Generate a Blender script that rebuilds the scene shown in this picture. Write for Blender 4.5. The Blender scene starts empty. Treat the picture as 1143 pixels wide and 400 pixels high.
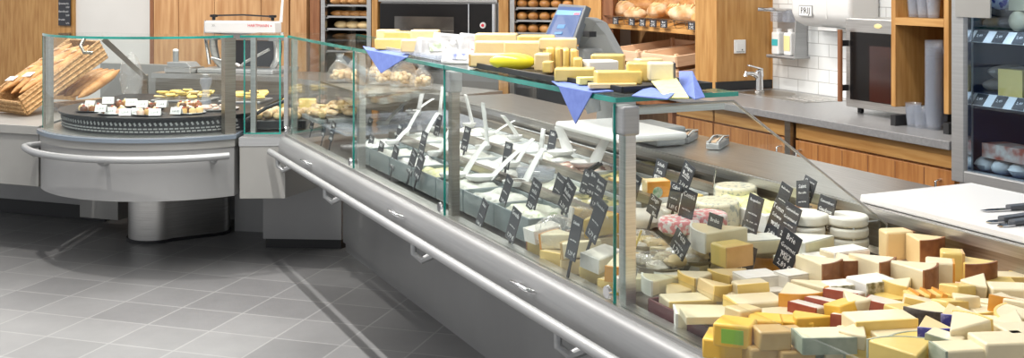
import bpy, bmesh, math, random
from mathutils import Vector, Matrix, noise as mnoise
random.seed(7)
PI = math.pi
sc = bpy.context.scene
COL = sc.collection
H = 1.6; F = 1250.0; CX = 571.0; VY = -25.0      # eye height, focal length (px), horizon
TH = math.radians(25.2)                           # direction of the long counter
CT, ST = math.cos(TH), math.sin(TH)
def C(D, t, h=0.0):                               # counter frame -> world (D across, t along)
    return Vector((D*CT - t*ST, D*ST + t*CT, h))
def at_h(u, v, h):                                # ray through a pixel meets height h
    Y = F*(H-h)/(v-VY); return Vector(((u-CX)/F*Y, Y, h))
def t_of(u, D):
    k = (u-CX)/F
    return D*(CT-k*ST)/(ST+k*CT)
def CD(u, D, h=0.0): return C(D, t_of(u, D), h)
WA = math.radians(-20)
def W(s, back=0.0, h=0.0):                        # back-wall frame -> world
    return Vector((-.6+.94*s+.342*back, 9.3-.342*s+.94*back, h))
def s_of(u):
    k = (u-CX)/F; return (9.3*k+.6)/(.94+.342*k)

# ------------------------------------------------------------------ materials
MATS = {}
def mat(name, col, rough=.5, metal=0, col2=None, scale=8, stretch=(1,1,1), bump=0, bscale=None, coat=0, detail=3, lo=.35, hi=.65, spec=.5, sss=0):
    if name in MATS: return MATS[name]
    m = bpy.data.materials.new(name); m.use_nodes = True
    nt = m.node_tree; b = nt.nodes['Principled BSDF']
    b.inputs['Base Color'].default_value = (*col, 1)
    b.inputs['Roughness'].default_value = rough; b.inputs['Metallic'].default_value = metal
    b.inputs['Coat Weight'].default_value = coat; b.inputs['Coat Roughness'].default_value = .12
    b.inputs['Specular IOR Level'].default_value = spec
    tc = nt.nodes.new('ShaderNodeTexCoord'); mp = nt.nodes.new('ShaderNodeMapping')
    mp.inputs['Scale'].default_value = stretch
    nt.links.new(tc.outputs['Object'], mp.inputs['Vector'])
    if col2 is not None:
        n = nt.nodes.new('ShaderNodeTexNoise'); n.inputs['Scale'].default_value = scale; n.inputs['Detail'].default_value = detail
        nt.links.new(mp.outputs['Vector'], n.inputs['Vector'])
        r = nt.nodes.new('ShaderNodeValToRGB')
        r.color_ramp.elements[0].position = lo; r.color_ramp.elements[0].color = (*col, 1)
        r.color_ramp.elements[1].position = hi; r.color_ramp.elements[1].color = (*col2, 1)
        nt.links.new(n.outputs['Fac'], r.inputs['Fac']); nt.links.new(r.outputs['Color'], b.inputs['Base Color'])
    if bump:
        n2 = nt.nodes.new('ShaderNodeTexNoise'); n2.inputs['Scale'].default_value = bscale or scale; n2.inputs['Detail'].default_value = 4
        nt.links.new(mp.outputs['Vector'], n2.inputs['Vector'])
        bp = nt.nodes.new('ShaderNodeBump'); bp.inputs['Strength'].default_value = bump; bp.inputs['Distance'].default_value = .01
        nt.links.new(n2.outputs['Fac'], bp.inputs['Height']); nt.links.new(bp.outputs['Normal'], b.inputs['Normal'])
    MATS[name] = m; return m
def glassmat(name, tint=(1,1,1), refl=.9, rough=0.0, haze=0.0, hazecol=(.9,.9,.9), bump=0):
    m = bpy.data.materials.new(name); m.use_nodes = True; nt = m.node_tree
    for n in list(nt.nodes): nt.nodes.remove(n)
    out = nt.nodes.new('ShaderNodeOutputMaterial'); tr = nt.nodes.new('ShaderNodeBsdfTransparent'); gl = nt.nodes.new('ShaderNodeBsdfGlossy')
    tr.inputs['Color'].default_value = (*tint, 1); gl.inputs['Roughness'].default_value = rough
    gl.inputs['Color'].default_value = (refl, refl, refl, 1)
    # reflectance from the angle to either side of the pane (a pane is thin: no refraction)
    ge = nt.nodes.new('ShaderNodeNewGeometry'); fr = nt.nodes.new('ShaderNodeVectorMath'); fr.operation = 'DOT_PRODUCT'
    nt.links.new(ge.outputs['Incoming'], fr.inputs[0]); nt.links.new(ge.outputs['Normal'], fr.inputs[1])
    def mth(op, a, b_=None):
        n_ = nt.nodes.new('ShaderNodeMath'); n_.operation = op
        if hasattr(a,'links'): nt.links.new(a, n_.inputs[0])
        else: n_.inputs[0].default_value = a
        if b_ is not None:
            if hasattr(b_,'links'): nt.links.new(b_, n_.inputs[1])
            else: n_.inputs[1].default_value = b_
        return n_.outputs[0]
    f5 = mth('POWER', mth('SUBTRACT', 1.0, mth('ABSOLUTE', fr.outputs['Value'])), 5.0)
    fac = mth('ADD', mth('MULTIPLY', f5, .7), .035)
    mx = nt.nodes.new('ShaderNodeMixShader')
    nt.links.new(fac, mx.inputs[0]); nt.links.new(tr.outputs[0], mx.inputs[1]); nt.links.new(gl.outputs[0], mx.inputs[2])
    last = mx
    if haze:
        df = nt.nodes.new('ShaderNodeBsdfDiffuse'); df.inputs['Color'].default_value = (*hazecol, 1)
        m2 = nt.nodes.new('ShaderNodeMixShader'); m2.inputs[0].default_value = haze
        nt.links.new(mx.outputs[0], m2.inputs[1]); nt.links.new(df.outputs[0], m2.inputs[2]); last = m2
    if bump:
        n2 = nt.nodes.new('ShaderNodeTexNoise'); n2.inputs['Scale'].default_value = 30
        tc = nt.nodes.new('ShaderNodeTexCoord'); nt.links.new(tc.outputs['Object'], n2.inputs['Vector'])
        bp = nt.nodes.new('ShaderNodeBump'); bp.inputs['Strength'].default_value = bump; bp.inputs['Distance'].default_value = .03
        nt.links.new(n2.outputs['Fac'], bp.inputs['Height'])
        nt.links.new(bp.outputs['Normal'], gl.inputs['Normal']); nt.links.new(bp.outputs['Normal'], fr.inputs[1])
    nt.links.new(last.outputs[0], out.inputs['Surface']); MATS[name] = m; return m
def brickmat(name, c1, c2, mortar, bw, bh, ms, offset, rough, plane='xy', rot=0, origin=(0,0,0), bump=.3, coat=0, noise=0):
    m = bpy.data.materials.new(name); m.use_nodes = True; nt = m.node_tree; b = nt.nodes['Principled BSDF']
    b.inputs['Roughness'].default_value = rough; b.inputs['Coat Weight'].default_value = coat; b.inputs['Coat Roughness'].default_value = .08
    tc = nt.nodes.new('ShaderNodeTexCoord'); mp = nt.nodes.new('ShaderNodeMapping'); mp.vector_type = 'TEXTURE'
    mp.inputs['Location'].default_value = origin; mp.inputs['Rotation'].default_value = (0,0,rot)
    nt.links.new(tc.outputs['Object'], mp.inputs['Vector']); src = mp.outputs['Vector']
    if plane != 'xy':
        sp = nt.nodes.new('ShaderNodeSeparateXYZ'); cb = nt.nodes.new('ShaderNodeCombineXYZ')
        nt.links.new(src, sp.inputs[0]); nt.links.new(sp.outputs['Y' if plane == 'yz' else 'X'], cb.inputs['X']); nt.links.new(sp.outputs['Z'], cb.inputs['Y']); src = cb.outputs[0]
    t = nt.nodes.new('ShaderNodeTexBrick'); t.offset = offset; t.squash = 1
    t.inputs['Color1'].default_value = (*c1,1); t.inputs['Color2'].default_value = (*c2,1); t.inputs['Mortar'].default_value = (*mortar,1)
    t.inputs['Scale'].default_value = 1; t.inputs['Mortar Size'].default_value = ms; t.inputs['Brick Width'].default_value = bw; t.inputs['Row Height'].default_value = bh
    nt.links.new(src, t.inputs['Vector'])
    colr = t.outputs['Color']
    if noise:
        n = nt.nodes.new('ShaderNodeTexNoise'); n.inputs['Scale'].default_value = 2.2; n.inputs['Detail'].default_value = 8; n.inputs['Roughness'].default_value = .7
        nt.links.new(tc.outputs['Object'], n.inputs['Vector'])
        mr = nt.nodes.new('ShaderNodeMapRange'); mr.inputs['To Min'].default_value = 1-noise; mr.inputs['To Max'].default_value = 1+noise
        nt.links.new(n.outputs['Fac'], mr.inputs['Value'])
        mm = nt.nodes.new('ShaderNodeMix'); mm.data_type = 'RGBA'; mm.blend_type = 'MULTIPLY'; mm.inputs['Factor'].default_value = 1
        nt.links.new(colr, mm.inputs['A']); nt.links.new(mr.outputs[0], mm.inputs['B']); colr = mm.outputs['Result']
    nt.links.new(colr, b.inputs['Base Color'])
    bp = nt.nodes.new('ShaderNodeBump'); bp.inputs['Strength'].default_value = bump; bp.inputs['Distance'].default_value = .003; bp.invert = True
    nt.links.new(t.outputs['Fac'], bp.inputs['Height']); nt.links.new(bp.outputs['Normal'], b.inputs['Normal'])
    MATS[name] = m; return m

STEEL = mat('brushed_steel', (.56,.55,.53), .32, 1, (.68,.67,.65), 6, (1,1,60), detail=2)
STEELH = mat('brushed_steel_flat', (.50,.49,.47), .35, 1, (.62,.61,.59), 6, (40,1,40), detail=2)
CHROME = mat('chrome', (.75,.75,.76), .12, 1)
DKSTEEL = mat('bronze_steel', (.33,.30,.26), .35, 1, (.42,.39,.34), 5, (1,1,40))
GREY = mat('grey_panel_paint', (.29,.29,.29), .42, .2, (.32,.32,.32), 3)
GREYL = mat('light_grey_panel_paint', (.30,.295,.28), .4, .2, (.33,.325,.31), 3)
SILVER = mat('silver_aluminium', (.37,.375,.38), .42, .5, (.42,.425,.43), 4, (1,1,30))
BUMP = mat('bumper_profile', (.25,.252,.255), .45, .35, (.28,.282,.285), 4, (1,1,30))
BLUEG = mat('bluegrey_edge', (.20,.24,.29), .35, .3)
BLACK = mat('black_plastic', (.012,.012,.014), .4)
KICK = mat('black_kick', (.02,.02,.022), .5)
DARK = mat('dark_interior', (.03,.03,.035), .5)
WHITE = mat('white_plastic', (.76,.76,.75), .35)
CARD = mat('white_card', (.76,.76,.75), .6)
SLATE = mat('black_sign_card', (.035,.037,.045), .45)
INK = mat('white_lettering', (.85,.85,.85), .6)
RED = mat('red_mark', (.65,.03,.05), .5)
OAK = mat('oak_wood', (.40,.19,.05), .45, 0, (.54,.30,.10), 5, (7,7,.7), .08, coat=.1)
OAKX = mat('oak_wood_across', (.40,.19,.05), .45, 0, (.54,.30,.10), 5, (.7,.7,9), .08, coat=.1)
OAKY = mat('warm_cabinet_wood', (.36,.14,.04), .4, 0, (.50,.23,.075), 5, (9,9,.8), .08, coat=.15)
PINE = mat('pale_pine_wood', (.74,.50,.32), .55, 0, (.84,.62,.43), 5, (.8,.8,9), .08)
PANEL = mat('ash_wall_wood', (.40,.20,.08), .5, 0, (.56,.33,.155), 4, (6,6,.5), .05)
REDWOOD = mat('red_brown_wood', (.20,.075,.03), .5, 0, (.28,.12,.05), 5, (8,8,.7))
PLASTER = mat('white_wall_paint', (.72,.71,.68), .8, 0, (.75,.74,.71), 2)
WORK = mat('grey_stone_worktop', (.21,.21,.215), .3, 0, (.25,.25,.255), 60)
CEIL = mat('white_ceiling_paint', (.8,.8,.8), .8)
GLASS = glassmat('clear_glass', (.955,.98,.972))
EDGE = mat('green_glass_edge', (.0,.16,.13), .15, 0, (.02,.30,.25), 6, coat=.5)
FILM = glassmat('clear_plastic_film', (.95,.95,.95), 1, .08, .10, (.9,.9,.9), 1.0)
CLEARP = glassmat('clear_plastic_tub', (.90,.91,.93), 1, .1, .22, (.62,.66,.74))
DOORG = glassmat('dark_cabinet_glass', (.80,.88,.95), 1, 0)
OVENG = mat('black_oven_glass', (.010,.009,.009), .22, 0, spec=.3)
WICK = mat('wicker', (.36,.19,.07), .6, 0, (.58,.36,.16), 60, (1,1,1), .9, 90)
BREADM = mat('crusty_bread', (.40,.17,.045), .55, 0, (.62,.34,.13), 14, (1,1,1), .5, 40)
FLOURED = mat('floured_bread', (.48,.23,.08), .65, 0, (.78,.60,.40), 9, (1,1,1), .5, 40)
BUNM = mat('golden_bun_crust', (.46,.19,.05), .4, 0, (.70,.38,.13), 9, coat=.25)
PALEBUN = mat('pale_roll_crust', (.70,.46,.19), .5, 0, (.86,.68,.38), 8)
NUTS = mat('nutty_biscuit', (.60,.38,.19), .6, 0, (.86,.70,.48), 25)
BLUEC = mat('blue_napkin', (.13,.19,.52), .75, 0, (.16,.23,.58), 40)
YELC = mat('yellow_napkin', (.83,.78,.28), .75, 0, (.87,.82,.36), 40)
YWAX = mat('yellow_wax', (.80,.72,.03), .3, 0, coat=.4)
PAPER = mat('printed_paper_wrap', (.42,.42,.43), .4, 0, (.76,.76,.76), 16, coat=.3)
NAVY = mat('navy_liner', (.025,.05,.15), .5)
TEAL = mat('teal_label', (.05,.42,.45), .4)
YLAB = mat('cream_yellow_label', (.80,.66,.32), .5)
GREENL = mat('green_sticker', (.30,.55,.08), .5)
DRED = mat('dark_red_tray', (.10,.012,.015), .35)
TINT = mat('scale_grey', (.27,.28,.28), .45)

def cheese(name, c, c2=None, **k):
    k.setdefault('rough', .45); k.setdefault('coat', .4); k.setdefault('bump', .16); k.setdefault('bscale', 32)
    return mat('cheese_'+name, c, col2=c2 or tuple(min(1,x*1.07) for x in c), scale=k.pop('scale', 12), **k)
PALE = cheese('pale', (.75,.58,.30)); CREAM = cheese('cream', (.79,.69,.46)); WHT = cheese('white', (.78,.74,.65))
YEL = cheese('yellow', (.86,.52,.07)); BUTTER = cheese('butter', (.71,.53,.16)); TAN = cheese('tan', (.55,.33,.11), (.66,.44,.18))
BLUEV = cheese('blue', (.72,.67,.50), (.34,.37,.33), scale=50, lo=.52, hi=.60)
RB = mat('rind_brown', (.22,.075,.022), .5, 0, (.36,.15,.05), 22, bump=.4, coat=.3)
RO = mat('rind_orange', (.68,.27,.03), .4, 0, (.80,.38,.06), 12, coat=.3)
RR = mat('rind_rust', (.30,.045,.02), .4, 0, (.46,.11,.05), 14, coat=.4)
RK = mat('rind_dark', (.06,.05,.05), .6, 0, (.16,.14,.13), 40, bump=.4)
RG = mat('rind_green', (.28,.33,.25), .6, 0, (.45,.48,.38), 20)
RBL = mat('rind_blue', (.05,.05,.33), .4, 0, (.30,.30,.62), 45, (1,1,1), lo=.5, hi=.62)
RH = mat('rind_herb', (.20,.17,.07), .7, 0, (.76,.71,.56), 55, bump=.6)
RW = mat('rind_white', (.76,.73,.66), .7, 0, (.82,.80,.75), 30, bump=.3)
RY = mat('rind_yellow', (.78,.55,.16), .5, 0, (.84,.62,.22), 12)
RP = mat('rind_pink_check', (.80,.26,.28), .5, 0, (.88,.80,.78), 60, lo=.46, hi=.54)

# ------------------------------------------------------------------ mesh building
class MB:
    def __init__(s): s.v = []; s.f = []
    def add(s, vs, fs, M=None):
        o = len(s.v); s.v += [tuple(M @ Vector(p)) if M is not None else tuple(p) for p in vs]
        s.f += [tuple(i+o for i in f) for f in fs]; return s
    def box(s, c, d, M=None, rz=0, rx=0, ry=0):
        x,y,z = d[0]/2, d[1]/2, d[2]/2
        R = Matrix.Translation(c) @ Matrix.Rotation(rz,4,'Z') @ Matrix.Rotation(ry,4,'Y') @ Matrix.Rotation(rx,4,'X')
        if M is not None: R = M @ R
        return s.add([(-x,-y,-z),(x,-y,-z),(x,y,-z),(-x,y,-z),(-x,-y,z),(x,-y,z),(x,y,z),(-x,y,z)],
              [(0,3,2,1),(4,5,6,7),(0,1,5,4),(1,2,6,5),(2,3,7,6),(3,0,4,7)], R)
    def prism(s, poly, z0, z1, M=None):            # poly in xy, extruded along z
        n = len(poly)
        return s.add([(x,y,z0) for x,y in poly]+[(x,y,z1) for x,y in poly],
              [tuple(range(n))[::-1], tuple(range(n,2*n))]+[(i,(i+1)%n,(i+1)%n+n,i+n) for i in range(n)], M)
    def xprism(s, poly, y0, y1, M=None):           # poly in (x,z), extruded along y
        n = len(poly)
        return s.add([(x,y0,z) for x,z in poly]+[(x,y1,z) for x,z in poly],
              [tuple(range(n)), tuple(range(n,2*n))[::-1]]+[((i+1)%n,i,i+n,(i+1)%n+n) for i in range(n)], M)
    def tube(s, pts, r, n=10, M=None, cap=True):
        pts = [Vector(p) for p in pts]; rs = r if isinstance(r,(list,tuple)) else [r]*len(pts)
        vs=[]; fs=[]
        up = None
        for i,p in enumerate(pts):
            d = (pts[min(i+1,len(pts)-1)]-pts[max(i-1,0)]).normalized()
            if up is None: up = Vector((0,0,1)) if abs(d.z)<.9 else Vector((1,0,0))
            a = d.cross(up).normalized(); b = a.cross(d).normalized(); up = b
            vs += [p+rs[i]*(math.cos(2*PI*k/n)*a+math.sin(2*PI*k/n)*b) for k in range(n)]
        for i in range(len(pts)-1):
            fs += [(i*n+k,i*n+(k+1)%n,(i+1)*n+(k+1)%n,(i+1)*n+k) for k in range(n)]
        if cap: fs += [tuple(range(n))[::-1], tuple(range((len(pts)-1)*n,len(pts)*n))]
        return s.add(vs, fs, M)
    def lathe(s, prof, n=24, M=None, a0=0, a1=2*PI):
        vs=[]; fs=[]; full = abs(a1-a0-2*PI)<1e-6; m = n if full else n+1
        for k in range(m):
            a = a0+(a1-a0)*k/n
            vs += [(r*math.cos(a), r*math.sin(a), z) for r,z in prof]
        L=len(prof)
        for k in range(n):
            k2=(k+1)%m
            fs += [(k*L+i,k2*L+i,k2*L+i+1,k*L+i+1) for i in range(L-1)]
        return s.add(vs, fs, M)
    def ball(s, c, r, M=None, n=10, m=6, jit=0, rot=None):
        r = r if isinstance(r,(list,tuple)) else (r,r,r); vs=[]; fs=[]
        R = rot or Matrix.Identity(3)
        def P(x,y,z):
            j = 1+random.uniform(-jit,jit); q = R @ Vector((r[0]*x*j, r[1]*y*j, r[2]*z*j)); return (c[0]+q.x, c[1]+q.y, c[2]+q.z)
        vs.append(P(0,0,-1))
        for i in range(1,m):
            a=-PI/2+PI*i/m
            vs += [P(math.cos(a)*math.cos(2*PI*k/n), math.cos(a)*math.sin(2*PI*k/n), math.sin(a)) for k in range(n)]
        vs.append(P(0,0,1)); top=len(vs)-1
        fs += [(0,1+(k+1)%n,1+k) for k in range(n)]
        for i in range(m-2):
            b=1+i*n; fs += [(b+k,b+(k+1)%n,b+n+(k+1)%n,b+n+k) for k in range(n)]
        b=1+(m-2)*n; fs += [(b+k,b+(k+1)%n,top) for k in range(n)]
        return s.add(vs, fs, M)
    def lump(s, x0,x1,y0,y1, z, amp, nx=12, ny=10, seed=0, sc_=18, M=None, base=None):   # a bumpy heap on a base
        vs=[]; fs=[]
        for j in range(ny+1):
            for i in range(nx+1):
                u,v=i/nx,j/ny; x=x0+(x1-x0)*u; y=y0+(y1-y0)*v
                e=min(1, 5*min(u,1-u,v,1-v)+.02)
                h=z+amp*e*(.7+.6*mnoise.noise(Vector((x*sc_+seed*3.1,y*sc_,seed))))
                if e<.05 and base is not None: h=base
                vs.append((x,y,h))
        for j in range(ny):
            for i in range(nx): a=j*(nx+1)+i; fs.append((a,a+1,a+nx+2,a+nx+1))
        return s.add(vs, fs, M)
    def mesh(s, name, m, smooth=False):
        me = bpy.data.meshes.new(name); me.from_pydata(s.v, [], s.f); me.update()
        bm = bmesh.new(); bm.from_mesh(me); bmesh.ops.recalc_face_normals(bm, faces=bm.faces[:]); bm.to_mesh(me); bm.free()
        me.materials.append(m)
        if smooth:
            me.shade_smooth(); me.set_sharp_from_angle(angle=math.radians(45))
        return me
    def build(s, name, m, parent=None, loc=(0,0,0), rz=0, smooth=True, bevel=0, seg=2):
        o = bpy.data.objects.new(name, s.mesh(name, m, smooth)); COL.objects.link(o)
        o.location = loc; o.rotation_euler = (0,0,rz)
        if parent is not None: o.parent = parent
        if bevel:
            b = o.modifiers.new('bevel','BEVEL'); b.width = bevel; b.segments = seg; b.limit_method = 'ANGLE'; b.angle_limit = math.radians(40)
        return o
def tag(o, label, cat, group=None):
    o['label'] = label; o['category'] = cat
    if group: o['group'] = group
    return o
def thing(name, label, cat, loc=(0,0,0), rz=0, group=None):
    o = bpy.data.objects.new(name, None); COL.objects.link(o); o.location = loc; o.rotation_euler = (0,0,rz); o.empty_display_size=.05
    return tag(o, label, cat, group)
def struct(o): o['kind'] = 'structure'; return o
def dup(root, loc, rot, label, group=None):
    r = root.copy(); COL.objects.link(r); r.location = loc; r.rotation_euler = rot if isinstance(rot,(tuple,list)) else (0,0,rot); r['label'] = label
    if group: r['group'] = group
    for ch in list(root.children):
        c = ch.copy(); COL.objects.link(c); c.parent = r
        for g in list(ch.children):
            d = g.copy(); COL.objects.link(d); d.parent = c
    return r
_txt = {}
def text_mesh(s, size, m, align='CENTER'):
    k = (s,size,m.name,align)
    if k in _txt: return _txt[k]
    cu = bpy.data.curves.new('lettering','FONT'); cu.body = s; cu.size = size; cu.align_x = align; cu.align_y = 'CENTER'; cu.resolution_u = 1; cu.extrude = .0003
    o = bpy.data.objects.new('tmp', cu); COL.objects.link(o)
    dg = bpy.context.evaluated_depsgraph_get(); me = bpy.data.meshes.new_from_object(o.evaluated_get(dg))
    me.materials.clear(); me.materials.append(m)
    bpy.data.objects.remove(o); _txt[k] = me; return me
def text(s, size, m, parent, loc, rot, align='CENTER', name='lettering'):
    o = bpy.data.objects.new(name, text_mesh(s,size,m,align)); COL.objects.link(o); o.parent = parent; o.location = loc; o.rotation_euler = rot; return o
ORD = ['first','second','third','fourth','fifth','sixth','seventh','eighth','ninth','tenth']
EXPO = -0.4; WORLD = 1.15
# ------------------------------------------------------------------ camera, light, world
cam = bpy.data.cameras.new('camera'); co = bpy.data.objects.new('camera', cam); COL.objects.link(co)
co.location = (0,0,H); co.rotation_euler = (PI/2,0,0); cam.sensor_width = 36; cam.lens = 36*F/1143
cam.shift_y = -(200-VY)/1143; cam.shift_x = -(CX-571.5)/1143*-1; cam.clip_start = .05
sc.camera = co
sc.view_settings.view_transform = 'Standard'; sc.view_settings.look = 'None'; sc.view_settings.gamma = 1; sc.view_settings.use_curve_mapping = False
sc.view_settings.exposure = EXPO
w = bpy.data.worlds.new('world'); sc.world = w; w.use_nodes = True
w.node_tree.nodes['Background'].inputs[0].default_value = (.95,.97,1,1); w.node_tree.nodes['Background'].inputs[1].default_value = WORLD
sc.cycles.transparent_max_bounces = 32; sc.cycles.max_bounces = 6
def area(name, loc, aim, sx, sy, power, col=(1,.97,.93)):
    l = bpy.data.lights.new(name,'AREA'); l.shape='RECTANGLE'; l.size=sx; l.size_y=sy; l.energy=power; l.color=col
    o = bpy.data.objects.new(name,l); COL.objects.link(o); o.location = loc
    d = Vector(aim)-Vector(loc); o.rotation_euler = d.to_track_quat('-Z','Y').to_euler(); return o
def strip(name, loc, rz, sx, sy, power, col=(1,.97,.93)):
    o = area(name, loc, Vector(loc)+Vector((0,0,-1)), sx, sy, power, col); o.rotation_euler = (0,0,rz); return o
def spot(name, loc, aim, power, ang=60, blend=.4, rad=.03, col=(1,.96,.9)):
    l = bpy.data.lights.new(name,'SPOT'); l.energy=power; l.spot_size=math.radians(ang); l.spot_blend=blend; l.shadow_soft_size=rad; l.color=col
    o = bpy.data.objects.new(name,l); COL.objects.link(o); o.location=loc
    o.rotation_euler = (Vector(aim)-Vector(loc)).to_track_quat('-Z','Y').to_euler(); return o
strip('track_light_customer_side', C(.97,4.2,2.95), TH, .04, 5.0, 175)
strip('track_light_over_case', C(1.95,3.6,3.0), TH, .5, 4.5, 40)
strip('track_light_over_deck', C(2.9,4.2,3.0), TH, .4, 4.5, 18)
for t_ in (3.5,4.7,5.9): spot('spot_light_worktop', C(3.2,t_,2.95), C(4.3,t_-.1,.9), 85, 80, .5)
strip('track_light_bakery', W(-1.6,-1.9,3.0), WA, 6.5, .5, 190)
strip('track_light_shop_floor', (-2.4,3.6,3.0), 0, 3.5, 3.0, 95)
spot('spot_light_rounded_counter', (-2.5,5.0,2.95), (-2.2,6.2,0), 200, 75)
spot('spot_light_bread', C(3.4,6.7,2.9), C(4.7,7.0,1.1), 190, 70)
spot('spot_light_basket', (-2.7,6.0,2.9), (-2.95,7.0,1.0), 45, 60)
for s_i in (-4.2,-3.0,-1.9): spot('fill_spot_back_wall', W(s_i,-1.3,2.95), W(s_i,.6,1.2), 80, 70, .6)  # added fill spots to brighten the back-left wall, not fixtures of the shop
strip('case_light_glass', C(1.66,4.1,1.262), TH, .05, 3.0, 5)

# ------------------------------------------------------------------ the room
fl = MB().box((0,5,-.05),(20,22,.1))
FLOORM = brickmat('grey_floor_tiles',(.20,.20,.203),(.25,.25,.252),(.31,.31,.31),.327,.28,.005,0,.42,rot=math.radians(-17.3),origin=(-1.910,5.525,0),bump=.25,noise=.25)
struct(fl.build('floor', FLOORM, smooth=False))
struct(MB().box((0,5,3.25),(14,16,.1)).build('ceiling', CEIL, smooth=False))
def wallbox(name, s0, s1, y0, y1, z0, z1, m): return struct(MB().box(((s0+s1)/2,(y0+y1)/2,(z0+z1)/2),(s1-s0,y1-y0,z1-z0)).build(name, m, loc=W(0), rz=WA, smooth=False))
wallbox('wall_back', -7, 1.52, .75, .9, 0, 3.2, PLASTER)
wallbox('trim_1', -7, s_of(27), .66, .75, 0, 3.2, OAK)          # wood cladding at the far left
wallbox('trim_2', s_of(27), s_of(168), .69, .75, 0, 3.2, PLASTER)
# wood cladding behind the slicer, split in boards
x = s_of(170)
for i,uu in enumerate((198,238,290,321)):
    wallbox('trim_%d'%(3+i), x+.006, s_of(uu), .0, .06, 0, 3.2, PANEL); x = s_of(uu)
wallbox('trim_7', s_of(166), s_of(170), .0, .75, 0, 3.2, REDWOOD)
wallbox('trim_8', s_of(323), s_of(341), .0, .1, 0, 3.2, PANEL)
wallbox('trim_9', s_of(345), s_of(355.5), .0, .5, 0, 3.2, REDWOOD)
wallbox('trim_10', s_of(415), s_of(421.5), -.02, .5, 0, 3.2, OAK)
wallbox('trim_11', s_of(556.5), s_of(567), -.02, .5, 0, 3.2, OAK)
wallbox('trim_12', s_of(641), s_of(672), -.05, .1, 0, 3.2, OAK)
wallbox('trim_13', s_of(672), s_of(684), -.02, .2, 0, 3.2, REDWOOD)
def cbox(name, D0,D1,t0,t1,z0,z1,m):
    return struct(MB().box(((D0+D1)/2,(t0+t1)/2,(z0+z1)/2),(D1-D0,t1-t0,z1-z0)).build(name, m, rz=TH, smooth=False))
cbox('wall_right', 4.96,5.06,5.7,9.2,0,3.2,PANEL)
TILEM = brickmat('white_wall_tiles',(.74,.76,.76),(.78,.80,.80),(.42,.42,.42),.185,.0765,.0022,.5,.18,plane='yz',origin=(0,0,.90),bump=.5,coat=.6)
cbox('wall_tiled', 4.5,4.6,2.2,5.70,0,3.2,TILEM)
cbox('wall_pillar', 4.085,4.5,5.72,5.95,.9,3.2,OAK)
cbox('wall_divider', 4.5,4.96,5.70,5.8,0,3.2,OAK)
cbox('baseboard_right', 4.075,4.5,5.705,5.72,.902,.955,KICK)

# ------------------------------------------------------------------ main service counter
T0, T1 = .9, 5.92
sv = thing('service_counter','long stainless glass-fronted cheese and salad counter with a steel bumper rail','counter',C(1.9,3.4,0),TH)
SVO = Vector((1.9,3.4,0))
def svp(name, mb, m, parent=None, **k):
    o = mb.build(name, m, None, **k); o.parent = parent or sv
    if parent is None: o.location = -SVO + Vector((0,0,0))
    return o
def bx(D0,D1,t0,t1,z0,z1): return MB().box(((D0+D1)/2,(t0+t1)/2,(z0+z1)/2),(D1-D0,t1-t0,z1-z0))
svp('base_panel', bx(1.895,2.7,T0,6.36,.05,.615), GREY, smooth=False)
svp('kick_plate', bx(1.905,2.68,T0,6.34,0,.05), GREY, smooth=False)
svp('bumper', MB().xprism([(1.455,.752),(1.43,.748),(1.418,.735),(1.412,.70),(1.405,.66),(1.413,.642),(1.45,.635),(1.95,.625),(1.95,.69),(1.50,.735)],T0,T1), BUMP)
svp('glass_channel', bx(1.448,1.50,T0,T1,.742,.765), STEELH, smooth=False)
svp('display_floor', MB().xprism([(1.50,.70),(1.50,.735),(2.40,.775),(2.40,.70)],T0,T1), DKSTEEL, smooth=False)
svp('rear_panel', MB().xprism([(2.40,.70),(2.36,.79),(2.395,.80),(2.395,.915),(2.45,.915),(2.45,.70)],T0,T1), DKSTEEL, smooth=False)
svp('service_deck', MB().xprism([(2.385,.905),(2.385,.92),(2.79,.92),(2.79,.88),(2.7,.88),(2.7,.60),(2.45,.60),(2.45,.905)],T0,T1+.02), STEELH, smooth=False)
svp('display_riser', MB().xprism([(1.79,.75),(1.79,.772),(2.35,.803),(2.35,.775)],1.45,2.455), PINE, smooth=False)
lip = MB().box((2.379,3.5,.902),(.012,4.8,.03)); svp('deck_lip', lip, STEELH, smooth=False)
rail = svp('bumper_rail', MB().tube([(1.365,T0,.675),(1.365,T1+.005,.675)],.0165,14), SILVER)
for tt in (1.35,2.62,3.72,4.85,5.75):
    b = MB(); b.tube([(1.365,tt,.668),(1.366,tt,.628),(1.39,tt-.02,.605),(1.43,tt-.05,.630)],[.012,.012,.013,.016],8)
    b.box((1.432,tt-.05,.632),(.03,.07,.02)); svp('rail_bracket', b, SILVER, rail)
for tt in (2.9,4.0,5.3):
    b = MB(); b.tube([(1.425,tt-.05,.70),(1.385,tt-.05,.715),(1.385,tt+.05,.715),(1.425,tt+.05,.70)],.006,8); svp('tie_hook', b, CHROME)
G0 = 2.474
pt = [G0, t_of(497,1.46), t_of(395,1.46), 5.90]
for i in range(3):
    svp('front_glass', bx(1.456,1.464,pt[i]+.008,pt[i+1]-.008,.765,1.278), GLASS, smooth=False)
    e = bx(1.454,1.462,pt[i]+.008,pt[i]+.0105,.765,1.278); svp('glass_edge', e, EDGE, smooth=False)
for i,tt in enumerate(pt):
    m = STEEL if i!=1 else DKSTEEL
    b = MB().box((1.49,tt,1.018),(.03,.034,.506)); p = svp('post', b, m, smooth=False)
    if i in (0,1): svp('post_bracket', MB().box((1.485,tt,1.235),(.05,.06,.075)), SILVER, p, smooth=False, bevel=.006)
    svp('glass_clip', MB().lathe([(0,.008),(.016,.008),(.018,0)],14,Matrix.Translation((1.452,tt+.03,.79)) @ Matrix.Rotation(-PI/2,4,'Y')), CHROME)
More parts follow.
